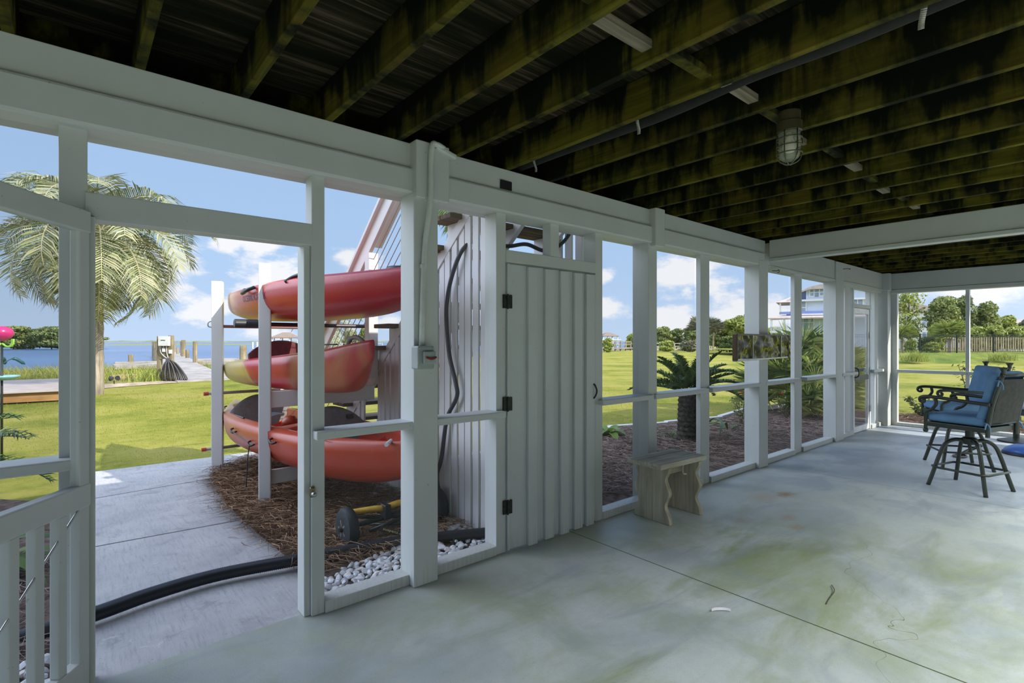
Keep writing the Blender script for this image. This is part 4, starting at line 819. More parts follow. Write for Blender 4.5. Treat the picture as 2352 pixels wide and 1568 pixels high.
# stones
def stone_mesh(i):
    m = MB(); r = random.Random(40+i); sx, sy, sz = r.uniform(.75, 1.2), r.uniform(.6, .95), r.uniform(.4, .65)
    bm = bmesh.new(); bmesh.ops.create_icosphere(bm, subdivisions=3, radius=1); cuts = [(Vector((r.gauss(0, 1), r.gauss(0, 1), r.gauss(0, 1))).normalized(), r.uniform(.55, .85)) for k in range(9)]
    for v in bm.verts:
        q = v.co.copy()
        for nn_, dd in cuts:
            e = q.dot(nn_)-dd
            if e > 0: q -= nn_*e*.92
        v.co = Vector((q.x*sx, q.y*sy, q.z*sz))*.034
    me = bpy.data.meshes.new('stone'); bm.to_mesh(me); bm.free(); me.materials.append(M_STONE[i % 3 if i < 6 else 0]); return me
SM = [stone_mesh(i) for i in range(9)]
def stones(poly, n, label, group, k=1., z0=.022):
    placed = []; q = scatter(poly, n*6, rng)
    for x, y in q:
        if len(placed) >= n: break
        if any((x-a)**2+(y-b)**2 < (.030*k)**2 for a, b in placed): continue
        placed.append((x, y)); o = bpy.data.objects.new('stone', SM[len(placed) % 9]); COL.objects.link(o); s_ = random.uniform(.62, 1.12)*k
        o.location = (x, y, z0+.012*random.random()); o.rotation_euler = (random.uniform(-.5, .5), random.uniform(-.5, .5), random.uniform(0, 6.3)); o.scale = (s_, s_, s_); tag(o, label, 'stone', group)
stones([(1.0, 2.79), (1.05, 2.95), (1.30, 3.08), (1.62, 3.13), (1.62, 2.79)], 160, 'white stone in the strip left of the post with the switch box', 'white stones by the doorway bay')
stones([(1.62, 2.79), (1.62, 3.16), (1.9, 3.2), (2.05, 3.32), (2.22, 3.32), (2.22, 2.79)], 130, 'white stone in the strip under the slatted stair skirt', 'white stones by the stair skirt')
stones([(1.93, 3.95), (2.2, 3.85), (2.22, 4.62), (2.08, 4.55)], 26, 'greyish stone at the foot of the stair slats behind the cart', 'stones behind the cart', 1.35)
stones([(-.42, 2.80), (-.08, 2.80), (-.08, 3.02), (-.42, 3.05)], 30, 'white stone in the bed behind the open slatted door', 'white stones behind the open door', 1.1)
# ================================================================== PLANTS
_f = (math.cos(R(49.9)), math.sin(R(49.9))); _r = (math.sin(R(49.9)), -math.cos(R(49.9)))
def at(px, dep, py=None, z=0):
    """ground point (or height) seen at a photo column at a given distance"""
    u = (px-1176)/1195; x, y = (_f[0]+u*_r[0])*dep, (_f[1]+u*_r[1])*dep
    return Vector((x, y, z if py is None else 1.4+(784-py)/1195*dep))
M_PALM = leafy('grey_green_palm', [(.10, .13, .055), (.22, .25, .10), (.36, .36, .19), (.44, .41, .26), (.16, .19, .08), (.50, .46, .30)], .5, .2)
M_PALM2 = leafy('green_palm', [(.05, .10, .015), (.12, .19, .03), (.20, .25, .05), (.28, .30, .08)], .5, .25)
M_CYCAD = leafy('cycad_leaf', [(.012, .035, .010), (.03, .075, .015), (.07, .13, .02), (.15, .21, .035)], .4, .15)
M_FAN = leafy('fan_palm_leaf', [(.045, .08, .02), (.11, .17, .035), (.20, .26, .055), (.31, .35, .09), (.40, .38, .13)], .5, .2)
M_TRUNK = wood('palm_trunk_fibre', (.14, .115, .08), (.40, .35, .26), 2, .95, .8, .8)
M_CTRUNK = plain('cycad_trunk_fibre', (.045, .04, .032), .95, 0, .6, 22, .1, 'Object', 1)
M_BARK = plain('grey_bark', (.13, .10, .075), .9, 0, .4, 8)
M_LEAF = [leafy('tree_leaf_'+n, c, .6, .3) for n, c in (('mid', [(.08, .115, .03), (.16, .20, .05), (.27, .31, .09), (.36, .38, .14)]), ('bright', [(.13, .18, .03), (.24, .30, .05), (.35, .39, .08), (.42, .43, .13)]), ('grey', [(.07, .08, .045), (.14, .15, .08), (.22, .22, .13), (.30, .27, .17)]), ('dark', [(.05, .08, .024), (.10, .14, .04), (.18, .23, .065), (.27, .30, .10)]))]
def frond_mb(m, base, az, e0, L, droop, lw, ll, n=26, v=.5, gap=.12):
    """a feather leaf: rachis arching from base, with leaflets both sides"""
    pts = []; p = Vector(base); e = e0; k = 14; d0 = Vector((math.cos(az), math.sin(az), 0)); s = Vector((-math.sin(az), math.cos(az), 0))
    for i in range(k+1):
        pts.append(p.copy()); p += (d0*math.cos(e)+Vector((0, 0, math.sin(e))))*L/k; e -= droop/k*(.5+i/k)
    m.tube(pts, [.016*L*(1-.8*i/k)*.7 for i in range(k+1)], 5, False)
    for j in range(n):
        t = gap+(1-gap)*(j+.5)/n; i = min(k-1, int(t*k)); q = pts[i].lerp(pts[i+1], t*k-i); dr = (pts[i+1]-pts[i]).normalized(); up = s.cross(dr)
        if up.z < 0: up = -up
        ln = ll*(math.sin(math.pi*min(1, .16+t*.80))**.6)*random.uniform(.85, 1.1)
        for sg in (-1, 1):
            a = (s*sg*.80+dr*.62+up*v*random.uniform(.5, 1.2)).normalized(); tip = q+a*ln+Vector((0, 0, -ln*.30*random.uniform(.3, 1.6))); mid = q+a*ln*.55; w = dr*lw/2
            m.add([q-w*.6, q+w*.6, mid+w, mid-w, tip], [(0, 1, 2, 3), (3, 2, 4)])
def feather_plant(name, label, cat, loc, n, L, mat, trunk, e=(.2, 1.2), droop=(1.2, 2.2), lw=.03, ll=.4, nl=26, tmat=None, v=.5, seed=1, group=None, azs=None, spread_base=.06):
    random.seed(seed); rt = empty(name, loc, label=label, cat=cat, group=group); th, r0, r1 = trunk
    if th: 
        m = MB(); pr = []; k = 22
        for i in range(k+1): t = i/k; pr.append(((r0+(r1-r0)*t)*(1+.10*(i % 2)), th*t-.03))
        m.lathe(pr+[(0, th)], 14); m.build('trunk', tmat or M_TRUNK, rt, 0, 'auto')
    for i in range(n):
        az = azs[i] if azs and i < len(azs) else 2*math.pi*(i*.382)+random.uniform(-.2, .2); ee = e[0]+(e[1]-e[0])*(i+.5)/n; m = MB()
        frond_mb(m, (spread_base*math.cos(az), spread_base*math.sin(az), th-.02), az, ee, L*random.uniform(.85, 1.1), random.uniform(*droop), lw, ll, nl, v); m.build('frond', mat, rt)
    return rt
feather_plant('palm_tree', 'large grey green palm on the lawn shore seen through the open doorway', 'palm', (.47, 18.0, 0), 38, 2.95, M_PALM, (4.35, .155, .135), (-.65, 1.35), (1.7, 2.9), .05, .90, 46, None, .25, 3)
feather_plant('cycad', 'sago cycad with a shaggy trunk behind the small bench', 'cycad', (6.48, 3.92, 0), 26, .70, M_CYCAD, (.72, .15, .125), (.25, 1.35), (.6, 1.3), .017, .135, 56, M_CTRUNK, .8, 5)
sk = MB(); random.seed(8)
for i in range(260):
    a, z = random.uniform(0, 6.283), random.uniform(.02, .68); r = .13; p = Vector((6.48+r*math.cos(a), 3.92+r*math.sin(a), z)); q = p+Vector((math.cos(a)*.04, math.sin(a)*.04, random.uniform(.0, .035))); w = Vector((-math.sin(a), math.cos(a), 0))*.010
    sk.add([p-w, p+w, q+w*.5, q-w*.5], [(0, 1, 2, 3)])
cyc = [o for o in COL.objects if o.name == 'cycad'][0]
o = sk.build('leaf_scales', plain('dry_leaf_base', (.16, .14, .105), .9, 0, .4, 20), cyc); o.location = (-6.48, -3.92, 0)
feather_plant('palm_tree', 'palm on the shore whose crown hides behind the topmost kayak', 'palm', at(752, 25), 22, 1.7, M_PALM, (2.35, .15, .13), (-.5, 1.2), (1.3, 2.3), .045, .5, 22, None, .2, 9)
feather_plant('palm_tree', 'palm whose drooping leaf tips show above the stair treads beside the post', 'palm', at(1068, 12), 22, .85, M_PALM2, (4.5, .13, .11), (-.9, 1.2), (1.2, 2.0), .035, .36, 24, None, .2, 12)
feather_plant('palm_sapling', 'dark arching palm leaves beside the open screen door', 'plant', at(-235, 3.9), 12, .85, M_CYCAD, (.45, .06, .05), (.1, 1.2), (.6, 1.3), .02, .24, 30, M_CTRUNK, .5, 14)
def fan(m, base, az, el, stem, R_, n=26, w=.018):
    d = Vector((math.cos(az)*math.cos(el), math.sin(az)*math.cos(el), math.sin(el))); c = Vector(base)+d*stem; m.tube([base, c], .009, 5, False)
    s = d.cross(Vector((0, 0, 1))).normalized(); u = s.cross(d)
    for i in range(n):
        t = (i/(n-1)-.5)*3.9; a = (d*math.cos(t)+s*math.sin(t)+u*.18*random.uniform(-1, 1)).normalized(); L = R_*(.75+.25*math.cos(t*.6))*random.uniform(.9, 1.05); tip = c+a*L-Vector((0, 0, .22*L*random.uniform(.3, 1.3))); mid = c+a*L*.5; q = a.cross(u).normalized()*w/2
        m.add([c, mid+q, tip, mid-q], [(0, 1, 2), (0, 2, 3)])
def fan_palm(label, loc, n, h, R_, seed, name='palmetto', trunk=.0, mat=None, group=None):
    random.seed(seed); rt = empty(name, loc, label=label, cat='palm', group=group)
    if trunk: MB().lathe([(.13, 0), (.11, trunk*.5), (.13, trunk), (0, trunk)], 12).build('trunk', M_TRUNK, rt, 0, 'auto')
    for i in range(n):
        m = MB(); az = i*2.4+random.uniform(-.3, .3); el = R(12+72*(i+.5)/n); fan(m, (.05*math.cos(az), .05*math.sin(az), trunk+random.uniform(.05, .2)), az, el, h*random.uniform(.45, .95)*(.55+.45*math.sin(el)), R_*random.uniform(.85, 1.15)); m.build('leaf', mat or M_FAN, rt)
    return rt
fan_palm('dense fan palm clump at the corner of the bed beyond the amber panel', (11.25, 4.3, 0), 72, 1.5, .62, 21)
fan_palm('smaller fan palm clump at the foot of the dense one', (10.2, 3.62, 0), 18, .55, .42, 22)
def rosette(label, loc, n, L, w, mat, seed, name='hosta', cat='plant', e=(.3, 1.3), rim=None):
    random.seed(seed); m = MB(); m2 = MB()
    for i in range(n):
        az = i*2.4+random.uniform(-.3, .3); e0 = e[0]+(e[1]-e[0])*(i+.5)/n; l = L*random.uniform(.8, 1.1); d = Vector((math.cos(az), math.sin(az), 0)); s = Vector((-d.y, d.x, 0)); pts = []; p = Vector((0, 0, 0)); a = e0
        for k in range(9): pts.append(p.copy()); p += (d*math.cos(a)+Vector((0, 0, math.sin(a))))*l/8; a -= .22
        vs = []; 
        for k, p in enumerate(pts):
            t = k/8; ww = w*(math.sin(math.pi*min(1, max(0, (t-.02)*1.0)))**.8+.06)*.5; vs += [p-s*ww+Vector((0, 0, ww*.3)), p, p+s*ww+Vector((0, 0, ww*.3))]
        m.add(vs, [(k*3+j, k*3+j+1, k*3+j+4, k*3+j+3) for k in range(8) for j in (0, 1)])
    o = m.build(name, mat, None, 0, True); o.location = loc; return tag(o, label, cat)
M_HOSTA = leafy('hosta_leaf', [(.10, .19, .03), (.20, .30, .05), (.30, .38, .14), (.14, .24, .05)], .4, .3)
M_LILY = leafy('lily_leaf', [(.04, .09, .02), (.08, .15, .03), (.13, .20, .05)], .45, .25)
rosette('pale edged hosta in the mulch bed just beyond the board door', at(1396, 7.6), 16, .38, .12, M_HOSTA, 31)
rosette('strappy green lily at the foot of the cycad', at(1543, 7.4), 22, .30, .022, M_LILY, 32, 'lily')
rosette('small pale leaved plant by the kerb beyond the cycad', at(1638, 8.6), 9, .2, .07, M_HOSTA, 33, 'bedding_plant')
rosette('broad leaved green plant behind the slatted half of the open screen door', (-.42, 4.35, 0), 20, .55, .075, M_LILY, 34, 'ginger_lily')
rosette('large strap leaf bending down beside the red rose', at(1672, 8.0), 5, .75, .05, M_CYCAD, 35, 'strap_leaf', 'plant', (.5, .9))
def shrub(label, loc, h, r, n, leaf, mat, seed, name='shrub', stems=7, flower=None, cat='shrub'):
    random.seed(seed); rt = empty(name, loc, label=label, cat=cat); sm_ = MB(); lf = MB(); tips = []
    for i in range(stems):
        a = 6.283*i/stems+random.uniform(-.3, .3); q = [Vector((0, 0, 0))]
        for k in range(1, 5): q.append(Vector((r*math.cos(a)*k/4*random.uniform(.7, 1.1), r*math.sin(a)*k/4*random.uniform(.7, 1.1), h*k/4*random.uniform(.85, 1.0))))
        sm_.tube(catmull(q, 3), .0045, 5); tips.append(q)
    for i in range(n):
        q = random.choice(tips); k = random.uniform(.8, 3.99); p = q[int(k)].lerp(q[min(4, int(k)+1)], k % 1)+Vector((random.gauss(0, .05*h), random.gauss(0, .05*h), random.gauss(0, .04*h))); a = Vector((random.gauss(0, 1), random.gauss(0, 1), random.gauss(.2, .6))).normalized(); s = a.cross(Vector((.3, .2, 1))).normalized()*leaf*.32
        lf.add([p, p+a*leaf*.5+s, p+a*leaf, p+a*leaf*.5-s], [(0, 1, 2, 3)])
    sm_.build('stems', M_BARK, rt); lf.build('foliage', mat, rt)
    if flower:
        for fz, fx in flower:
            f = MB()
            for k in range(9): a = k*2.4; f.add([(fx, 0, fz), (fx+.035*math.cos(a), .035*math.sin(a), fz+.012*(k % 3)), (fx+.045*math.cos(a+.5), .045*math.sin(a+.5), fz+.02), (fx+.03*math.cos(a+1), .03*math.sin(a+1), fz+.015*(k % 2))], [(0, 1, 2, 3)])
            f.build('flower', plain('rose_red', (.55, .03, .06), .6), rt)
    return rt
shrub('rose bush with a red bloom between the cycad and the amber panel', at(1702, 8.7), .52, .16, 190, .055, M_LEAF[0], 41, 'rose_bush', 6, [(.53, .0)])
shrub('low grey green rose bush with one pink bloom under the fan palms', at(1806, 9.4), .40, .22, 200, .045, M_LEAF[3], 42, 'rose_bush', 7, [(.46, -.18)])
shrub('low leafy shrub outside the corner of the end wall', (11.75, 2.42, 0), .40, .26, 240, .085, M_LEAF[3], 43)
shrub('tall spindly shrub outside the end wall behind the bar chairs', (12.0, 1.66, 0), 1.02, .40, 420, .07, M_LEAF[3], 44, 'shrub', 9)
shrub('shrub at the far edge of the frame behind the bar chairs', (11.9, .72, 0), .7, .35, 260, .08, M_LEAF[3], 45)
# ------------------------------------------------------------------ trees
def tree(label, px, dep, top, halfw, kind, seed, name='tree', base=0., trunk=True, leaf=None, n=1500, low=.25, group=None):
    random.seed(seed); p = at(px, dep, None, base); H = 1.4+(784-top)/1195*dep-base; Wd = halfw/1195*dep; rt = empty(name, p, label=label, cat='tree' if name.endswith('tree') else 'bush', group=group)
    leaf = leaf or max(.05, dep*.0019); m = MB(); bl = []; nb = 11
    for i in range(nb):
        a = i*2.4; z = H*(low+(1-low)*(i+.6)/nb*.92); k = math.sin(math.pi*min(.97, max(.1, (z/H-low*.4)/(1-low*.4))))**.6; rr = Wd*.62*k*random.uniform(.3, 1.0)
        bl.append((rr*math.cos(a), rr*math.sin(a), z, Wd*random.uniform(.34, .52), H*random.uniform(.10, .17)))
    bl.append((0, 0, H*.9, Wd*.4, H*.1))
    for i in range(n):
        bx, by, bz, br, bh = random.choice(bl); v = Vector((random.gauss(0, 1), random.gauss(0, 1), random.gauss(0, 1))).normalized()*random.uniform(.75, 1.03); q = Vector((bx+v.x*br, by+v.y*br, bz+v.z*bh)); a = Vector((random.gauss(0, 1), random.gauss(0, 1), random.gauss(0, .7))).normalized(); s = a.cross(v).normalized() if abs(a.dot(v)) < .98 else Vector((1, 0, 0)); l = leaf*random.uniform(.7, 1.4)
        m.add([q-a*l-s*l*.5, q+a*l*.2-s*l*.75, q+a*l+s*l*.3, q-a*l*.1+s*l*.8], [(0, 1, 2, 3)])
    m.build('foliage', M_LEAF[kind], rt)
    if trunk:
        t = MB(); t.tube(catmull([(0, 0, -.7), (.02*H, 0, H*.25), (-.01*H, .01*H, H*.5), (.01*H, 0, H*.82)], 4), [H*.03*(1-.8*i/12) for i in range(13)], 7)
        for k in range(5): a = k*1.7; z = H*(.3+.09*k); t.tube([(0, 0, z), (Wd*.5*math.cos(a), Wd*.5*math.sin(a), z+H*.14)], [H*.012, H*.004], 5)
        t.build('trunk', M_BARK, rt, 0, True)
    return rt
TREES = [
 ('round tree standing apart behind the dock pavilion, next to the post edge', 1452, 105, 768, 20, 1), ('first tree of the row beyond the lawn, next to the post by the bench', 1522, 86, 752, 26, 0), ('second tree of the row beyond the lawn, over the pier rail', 1553, 88, 757, 24, 3), ('third tree of the row beyond the lawn, left of the grey cabbage palm', 1588, 85, 752, 26, 0),
 ('broad tree just right of the mullion behind the cycad', 1650, 80, 745, 36, 0), ('tallest tree of the row, bright crown left of the amber panel', 1690, 78, 730, 34, 1), ('grey crowned tree rising behind the amber panel', 1722, 84, 718, 26, 2), ('pale low tree between the amber panel and the blue house', 1775, 90, 752, 26, 1),
 ('thin airy pine in front of the white house beyond the fence', 2088, 58, 668, 50, 1), ('wide dark green tree in the middle of the end wall view', 2165, 56, 684, 46, 0), ('tree touching the end wall mullion, behind the wide dark one', 2210, 58, 682, 34, 3), ('tree right of the end wall mullion with a pointed top', 2262, 58, 700, 36, 0), ('low round tree near the frame edge above the wooden fence', 2312, 62, 728, 34, 1), ('low grey tree at the frame edge above the wooden fence', 2362, 64, 734, 30, 2),
 ('tree behind the corner post beside the airy pine', 2030, 60, 690, 36, 0),
 ('low wooded bank across the water, beside the door jamb', 118, 130, 752, 55, 3), ('low wooded bank across the water, below the pink bloom', 30, 130, 750, 62, 0), ('farther low trees across the water behind the palm trunk', 205, 150, 770, 38, 3), ('wooded bank across the water at the frame edge', -60, 130, 748, 60, 3),
 ('green tree beyond the boat docks between two kayaks', 842, 120, 752, 24, 1), ('paler tree beyond the boat docks beside the sloped rail', 806, 125, 760, 22, 2)]
for i, (lab, px, dep, top, hw, kd) in enumerate(TREES): tree(lab, px, dep, top, hw, kd, 100+i, 'tree', -.6 if dep > 100 else (.5 if px > 2000 else 0), True, None, 2000 if 'airy' in lab else 6000, .12 if dep > 100 else .22)
fan_palm('grey cabbage palm rising between the trees behind the cycad', at(1605, 74), 34, 2.0, 1.1, 51, 'cabbage_palm', 2.6, M_LEAF[2]); fan_palm('second cabbage palm beside the mullion behind the cycad', at(1638, 76), 34, 2.0, 1.1, 52, 'cabbage_palm', 2.7, M_LEAF[2])
fan_palm('bright young fan palm behind the black fence near the corner post', at(2072, 41, None, .5), 22, .9, .9, 53, 'fan_palm', 1.0, M_LEAF[1]); fan_palm('bright young fan palm behind the black fence in front of the wooden fence', at(2182, 41, None, .5), 24, .9, 1.0, 54, 'fan_palm', 1.15, M_LEAF[1])
for i, (lab, px, dep, top, hw, kd, b) in enumerate([('pale round bush at the far lawn edge below the dock pavilion', 1396, 68, 778, 16, 1, 0), ('leafy reed bank at the far lawn edge, next to the post by the bench', 1530, 70, 783, 24, 1, 0), ('straw coloured bushes at the far lawn edge behind the cycad', 1582, 70, 782, 26, 2, 0), ('dark bush at the far lawn edge under the tallest tree', 1672, 70, 772, 34, 3, 0), ('bush at the far lawn edge under the amber panel', 1730, 70, 770, 30, 0, 0),
    ('bright shrub behind the black fence by the corner post', 2050, 40, 788, 12, 1, .5), ('bright shrub behind the black fence left of the second fence post', 2092, 40, 782, 14, 1, .5), ('bright low shrub behind the middle of the black fence', 2140, 40, 788, 20, 1, .5), ('dark shrub behind the black fence left of the young palm', 2128, 42.5, 775, 20, 3, .5), ('tall bright grass clump behind the wooden fence, beside the mullion', 2240, 46, 752, 26, 1, .6), ('tall bright grass clump behind the middle of the wooden fence', 2282, 46, 748, 28, 1, .6), ('tall bright grass clump behind the wooden fence at the frame edge', 2332, 46, 750, 30, 1, .6), ('bright tall bush behind the black fence under the wide tree', 2150, 44, 748, 26, 1, .6)]):
    tree(lab, px, dep, top, hw, kd, 200+i, 'bush', b, False, .12, 1700, .1)
def tuft(label, px, dep, n, h, seed, z):
    p = at(px, dep, None, z); rg = np.random.default_rng(seed); q = rg.normal(0, .35, (n, 2)); P = np.concatenate([q, np.zeros((n, 1))], 1); o = strands('grass_clump', P, rg.uniform(.6, 1.1, n)*h, .022, M_LEAF[1], rg, 0, 0, .3); o.location = p; tag(o, label, 'grass clump')
tuft('grass clump on the bank below the black fence', 2100, 33.5, 420, .85, 5, .1); tuft('grass clump on the bank at the frame edge', 2300, 34, 420, .7, 6, .15)
tuft('dark green grass clump at the foot of the power post', 347, 18.6, 200, .6, 7, -.03)
# ================================================================== SHORE, DOCKS, HOUSES, FENCES
# raised bank beyond the lawn
m = MB(); a, b = at(1975, 33.5), at(2700, 33.5); f2 = Vector((_f[0], _f[1], 0))
n = 40
def bk(u, v):
    p = a.lerp(b, u); k = (0, 1.2, 2.6, 4.0, 30)[int(v*4+.5)]; z = (-.04, .18, .40, .54, .55)[int(v*4+.5)]; q = p+f2*k; return (q.x, q.y, z+(.05*mnoise.noise(Vector((u*30, v*5, 0))) if 0 < v < 1 else 0))
m.grid(bk, n, 4); m.build('bank', M_BANK, None, 0, True)['kind'] = 'structure'
def run_fence(name, label, cat, px0, px1, dep, z0, z1, bays, pick, mats, posts=True):
    rt = empty(name, at(px0, dep, None, z0), label=label, cat=cat); A = at(px0, dep, None, z0); B = at(px1, dep, None, z0)
    def add(nm, m_, mt): o = m_.build(nm, mt, rt); o.location = -A; return o
    for i in range(bays):
        p, q = A.lerp(B, i/bays), A.lerp(B, (i+1)/bays); m_ = MB(); h = z1-z0
        if cat == 'metal fence':
            for zz in (.10*h, .86*h, .985*h): m_.bar(p+Vector((0, 0, zz)), q+Vector((0, 0, zz)), .03, .035)
            for k in range(pick): c = p.lerp(q, (k+.5)/pick); m_.bar(c+Vector((0, 0, .05)), c+Vector((0, 0, h)), .018, .018)
        else:
            for zz in (.2*h, .8*h): m_.bar(p+Vector((0, 0, zz)), q+Vector((0, 0, zz)), .05, .09)
            for k in range(pick): c = p.lerp(q, (k+.5)/pick)+f2*(-.05 if k % 2 else .05); m_.bar(c, c+Vector((0, 0, h-.08*(k % 2))), .105, .022, f2)
        add('panel', m_, mats[0])
    for i in range(bays+1):
        p = A.lerp(B, i/bays); add('post', MB().bar(p, p+Vector((0, 0, z1-z0+.06)), .07, .07), mats[1])
    return rt
run_fence('metal_fence', 'black metal picket fence along the raised bank beyond the lawn', 'metal fence', 1945, 2450, 38, .53, 1.92, 6, 22, (M_BLACKM, M_BLACKM))
run_fence('wooden_fence', 'weathered wooden fence standing behind the black metal one', 'wood fence', 2172, 2460, 44, .55, 1.80, 4, 26, (wood('fence_boards', (.20, .16, .10), (.44, .37, .24), 2, .85, .5), M_PILE))
# power post and coiled hose by the dock
pw = empty('power_post', at(380, 18.8, None, -.03), label='timber power post with a grey service box at the head of the dock', cat='power post'); B0 = at(380, 18.8, None, -.03)
def PWm(nm, m_, mt, bev=.004, sm=False): o = m_.build(nm, mt, pw, bev, sm); o.location = -B0; return o
def q_(px, py, off=0): v = at(px, 18.8+off, py); return v
s_ = Vector((_r[0], _r[1], 0))
def slab(nm, px0, px1, py0, py1, d0, d1, mt, bev=.005):
    a_, b_ = q_(px0, py0, d0), q_(px1, py1, d0); w_ = (px1-px0)/1195*18.8; h_ = (py1-py0)/1195*18.8; c = (a_+b_)/2; mm = MB(); vs = []
    for dz in (-h_/2, h_/2):
        for k, dd in ((-w_/2, 0), (w_/2, 0), (w_/2, d1-d0), (-w_/2, d1-d0)): vs.append(c+s_*k+f2*dd+Vector((0, 0, dz)))
    mm.add(vs, [(0, 3, 2, 1), (4, 5, 6, 7), (0, 1, 5, 4), (1, 2, 6, 5), (2, 3, 7, 6), (3, 0, 4, 7)]); return PWm(nm, mm, mt, bev)
slab('post', 360, 368, 772, 872, 0, .13, M_PILE); slab('post', 386, 395, 770, 872, 0, .13, M_PILE); slab('board', 366, 388, 788, 824, -.02, .04, M_PILE); slab('board', 366, 388, 776, 786, .0, .05, M_PILE)
slab('service_box', 363, 386, 772, 794, -.16, -.03, plain('pale_grey_box', (.62, .64, .62), .5)); slab('mark', 369, 379, 780.4, 782, -.164, -.155, M_BLACK, 0)
for px, py in ((375, 804), (390, 808)): slab('outlet', px-3, px+3, py-5, py+4, -.09, -.02, M_WHITE2)
for p_ in ([(368, 794), (369, 808), (376, 817), (384, 823)], [(382, 794), (383, 808), (386, 822)], [(376, 794), (376, 800)]): PWm('cable', MB().tube(catmull([q_(x, y, -.06) for x, y in p_], 5), .018, 7), plain('grey_cable', (.45, .45, .43), .5), 0, True)
random.seed(5); hm = MB(); B1 = at(392, 18.5, None, -.03)
for i in range(15):
    t = i/14; sp = (t-.35)*58; d = -.25-.05*(i % 3); hm.tube(catmull([q_(386+random.uniform(-5, 5), 826+random.uniform(-5, 4), d), q_(387+sp*.45, 834, d-.05), q_(389+sp*.85, 854, d-.08), q_(392+sp*1.0, 874-abs(t-.5)*9, d), q_(394+sp*.8, 876.5-abs(t-.5)*5, d+.05)], 6), .022, 6)
tag(hm.build('coiled_hose', plain('grey_black_hose', (.075, .07, .068), .6), None, 0, True), 'thick grey hose looped over the power post down to the grass', 'hose')
# dock: ramp, walkway on piles, side float
dk = empty('dock', (3.8, 23, 0), label='long grey timber dock running from the lawn out over the water', cat='dock')
def DKm(nm, m_, mt, bev=0): o = m_.build(nm, mt, dk, bev); o.location = (-3.8, -23, 0); return o
def strip(nm, P, wd, th=.06):
    for i in range(len(P)-1):
        a_, b_ = Vector(P[i]), Vector(P[i+1]); d = (b_-a_); d.z = 0; d.normalize(); s = Vector((d.y, -d.x, 0)); w0, w1 = wd[i]/2, wd[i+1]/2
        vs = [a_-s*w0, a_+s*w0, b_+s*w1, b_-s*w1]; vs = vs+[v-Vector((0, 0, th)) for v in vs]; DKm(nm, MB().add(vs, [(0, 1, 2, 3), (7, 6, 5, 4), (0, 4, 5, 1), (1, 5, 6, 2), (2, 6, 7, 3), (3, 7, 4, 0)]), M_TIMBER)
strip('walkway', [(4.1, 21.6, .02), (3.6, 24.5, .10), (3.75, 28, .33), (4.6, 36, .42), (6.8, 58, .42), (8.4, 80, .42)], [2.7, 2.2, 1.5, 1.35, 1.35, 1.35], .08)
for i in range(9):
    t = i/8; x, y = 3.9+4.5*t, 30+50*t
    for sx in (-.72, .72): DKm('pile', MB().tube([(x+sx, y, -1), (x+sx, y, .9+.5*((i+1) % 2))], .10, 8), M_PILE)
DKm('side_float', MB().box(1.6, 4.2, 33, 35.2, .0, .18), M_TIMBER); DKm('side_rail', MB().bar((1.6, 33, .30), (4.3, 33, .30), .1, .14), M_TIMBER); DKm('side_float', MB().box(5.2, 8.2, 36, 38.4, .0, .30), M_TIMBER)
for x, y, h in ((8.3, 36.2, 1.15), (5.5, 40, 1.5), (2.3, 34, .7)): DKm('pile', MB().tube([(x, y, -1), (x, y, h)], .12, 8), M_PILE)
pile = MB().lathe([(.13, -.6), (.135, 1.1), (.12, 1.22), (0, 1.24)], 14).build('piling', M_PILE, None, 0, 'auto'); pile.location = at(558, 22); tag(pile, 'lone weathered piling in the marsh beyond the kayak rack', 'piling')
pl2 = MB().box(-.45, .45, -.1, .1, 0, .35).build('marsh_stump', M_PILE, None, .02); pl2.location = at(446, 30, None, -.1); tag(pl2, 'short dark timber stump in the marsh right of the dock', 'stump')
tm_ = empty('timber_platform', (-.9, 18.5, 0), label='low timber platform of grey boards beyond the screen door', cat='platform')
o = MB().box(-3.5, -.25, 16.4, 21.2, .0, .22).build('fascia', wood('orange_timber', (.26, .13, .045), (.46, .26, .10), 0, .8, .5), tm_, .01); o.location = (.9, -18.5, 0)
o = MB().box(-3.5, -.2, 16.3, 21.3, .22, .26).build('deck', plain('pinkish_grey_boards', (.42, .36, .33), .8, 0, .12, 3), tm_, .005); o.location = (.9, -18.5, 0)
sd = MB()
for i in range(6): sd.add([(-.2+i*.5, 19.6+i*.28, -.015), (.3+i*.5, 19.8+i*.28, -.015), (.3+i*.5, 21.4+i*.22, .0), (-.2+i*.5, 21.2+i*.22, .0)], [(0, 1, 2, 3)])
tag(sd.build('sand_strip', plain('wrack_and_sand', (.40, .31, .22), .95, 0, .4, 3, .1, 'World'), None), 'sandy strip of driftwood litter between the lawn and the marsh', 'sand', None, 'stuff')
tag(MB().bar(at(258, 19.6, None, .06), at(348, 20.3, None, .06), .14, .16).build('timber_edging', wood('landscape_timber', (.30, .22, .12), (.50, .40, .25), 0, .8, .5), None, .01), 'landscape timber lying along the marsh edge beside the palm', 'timber')
fl_ = empty('flood_light', at(262, 17.2, None, -.02), label='small black twin flood light on the grass near the palm trunk', cat='light')
for dx, a in ((-.09, .4), (.10, -.5)):
    o = MB().lathe([(.03, -.08), (.05, -.05), (.075, .06), (.07, .07), (0, .055)], 14).build('lamp_head', M_BLACK, fl_, 0, 'auto'); o.location = (dx, 0, .19); o.rotation_euler = (.9, a, 0)
MB().tube([(0, 0, 0), (0, 0, .12)], .015, 8).build('stake', M_BLACK, fl_)
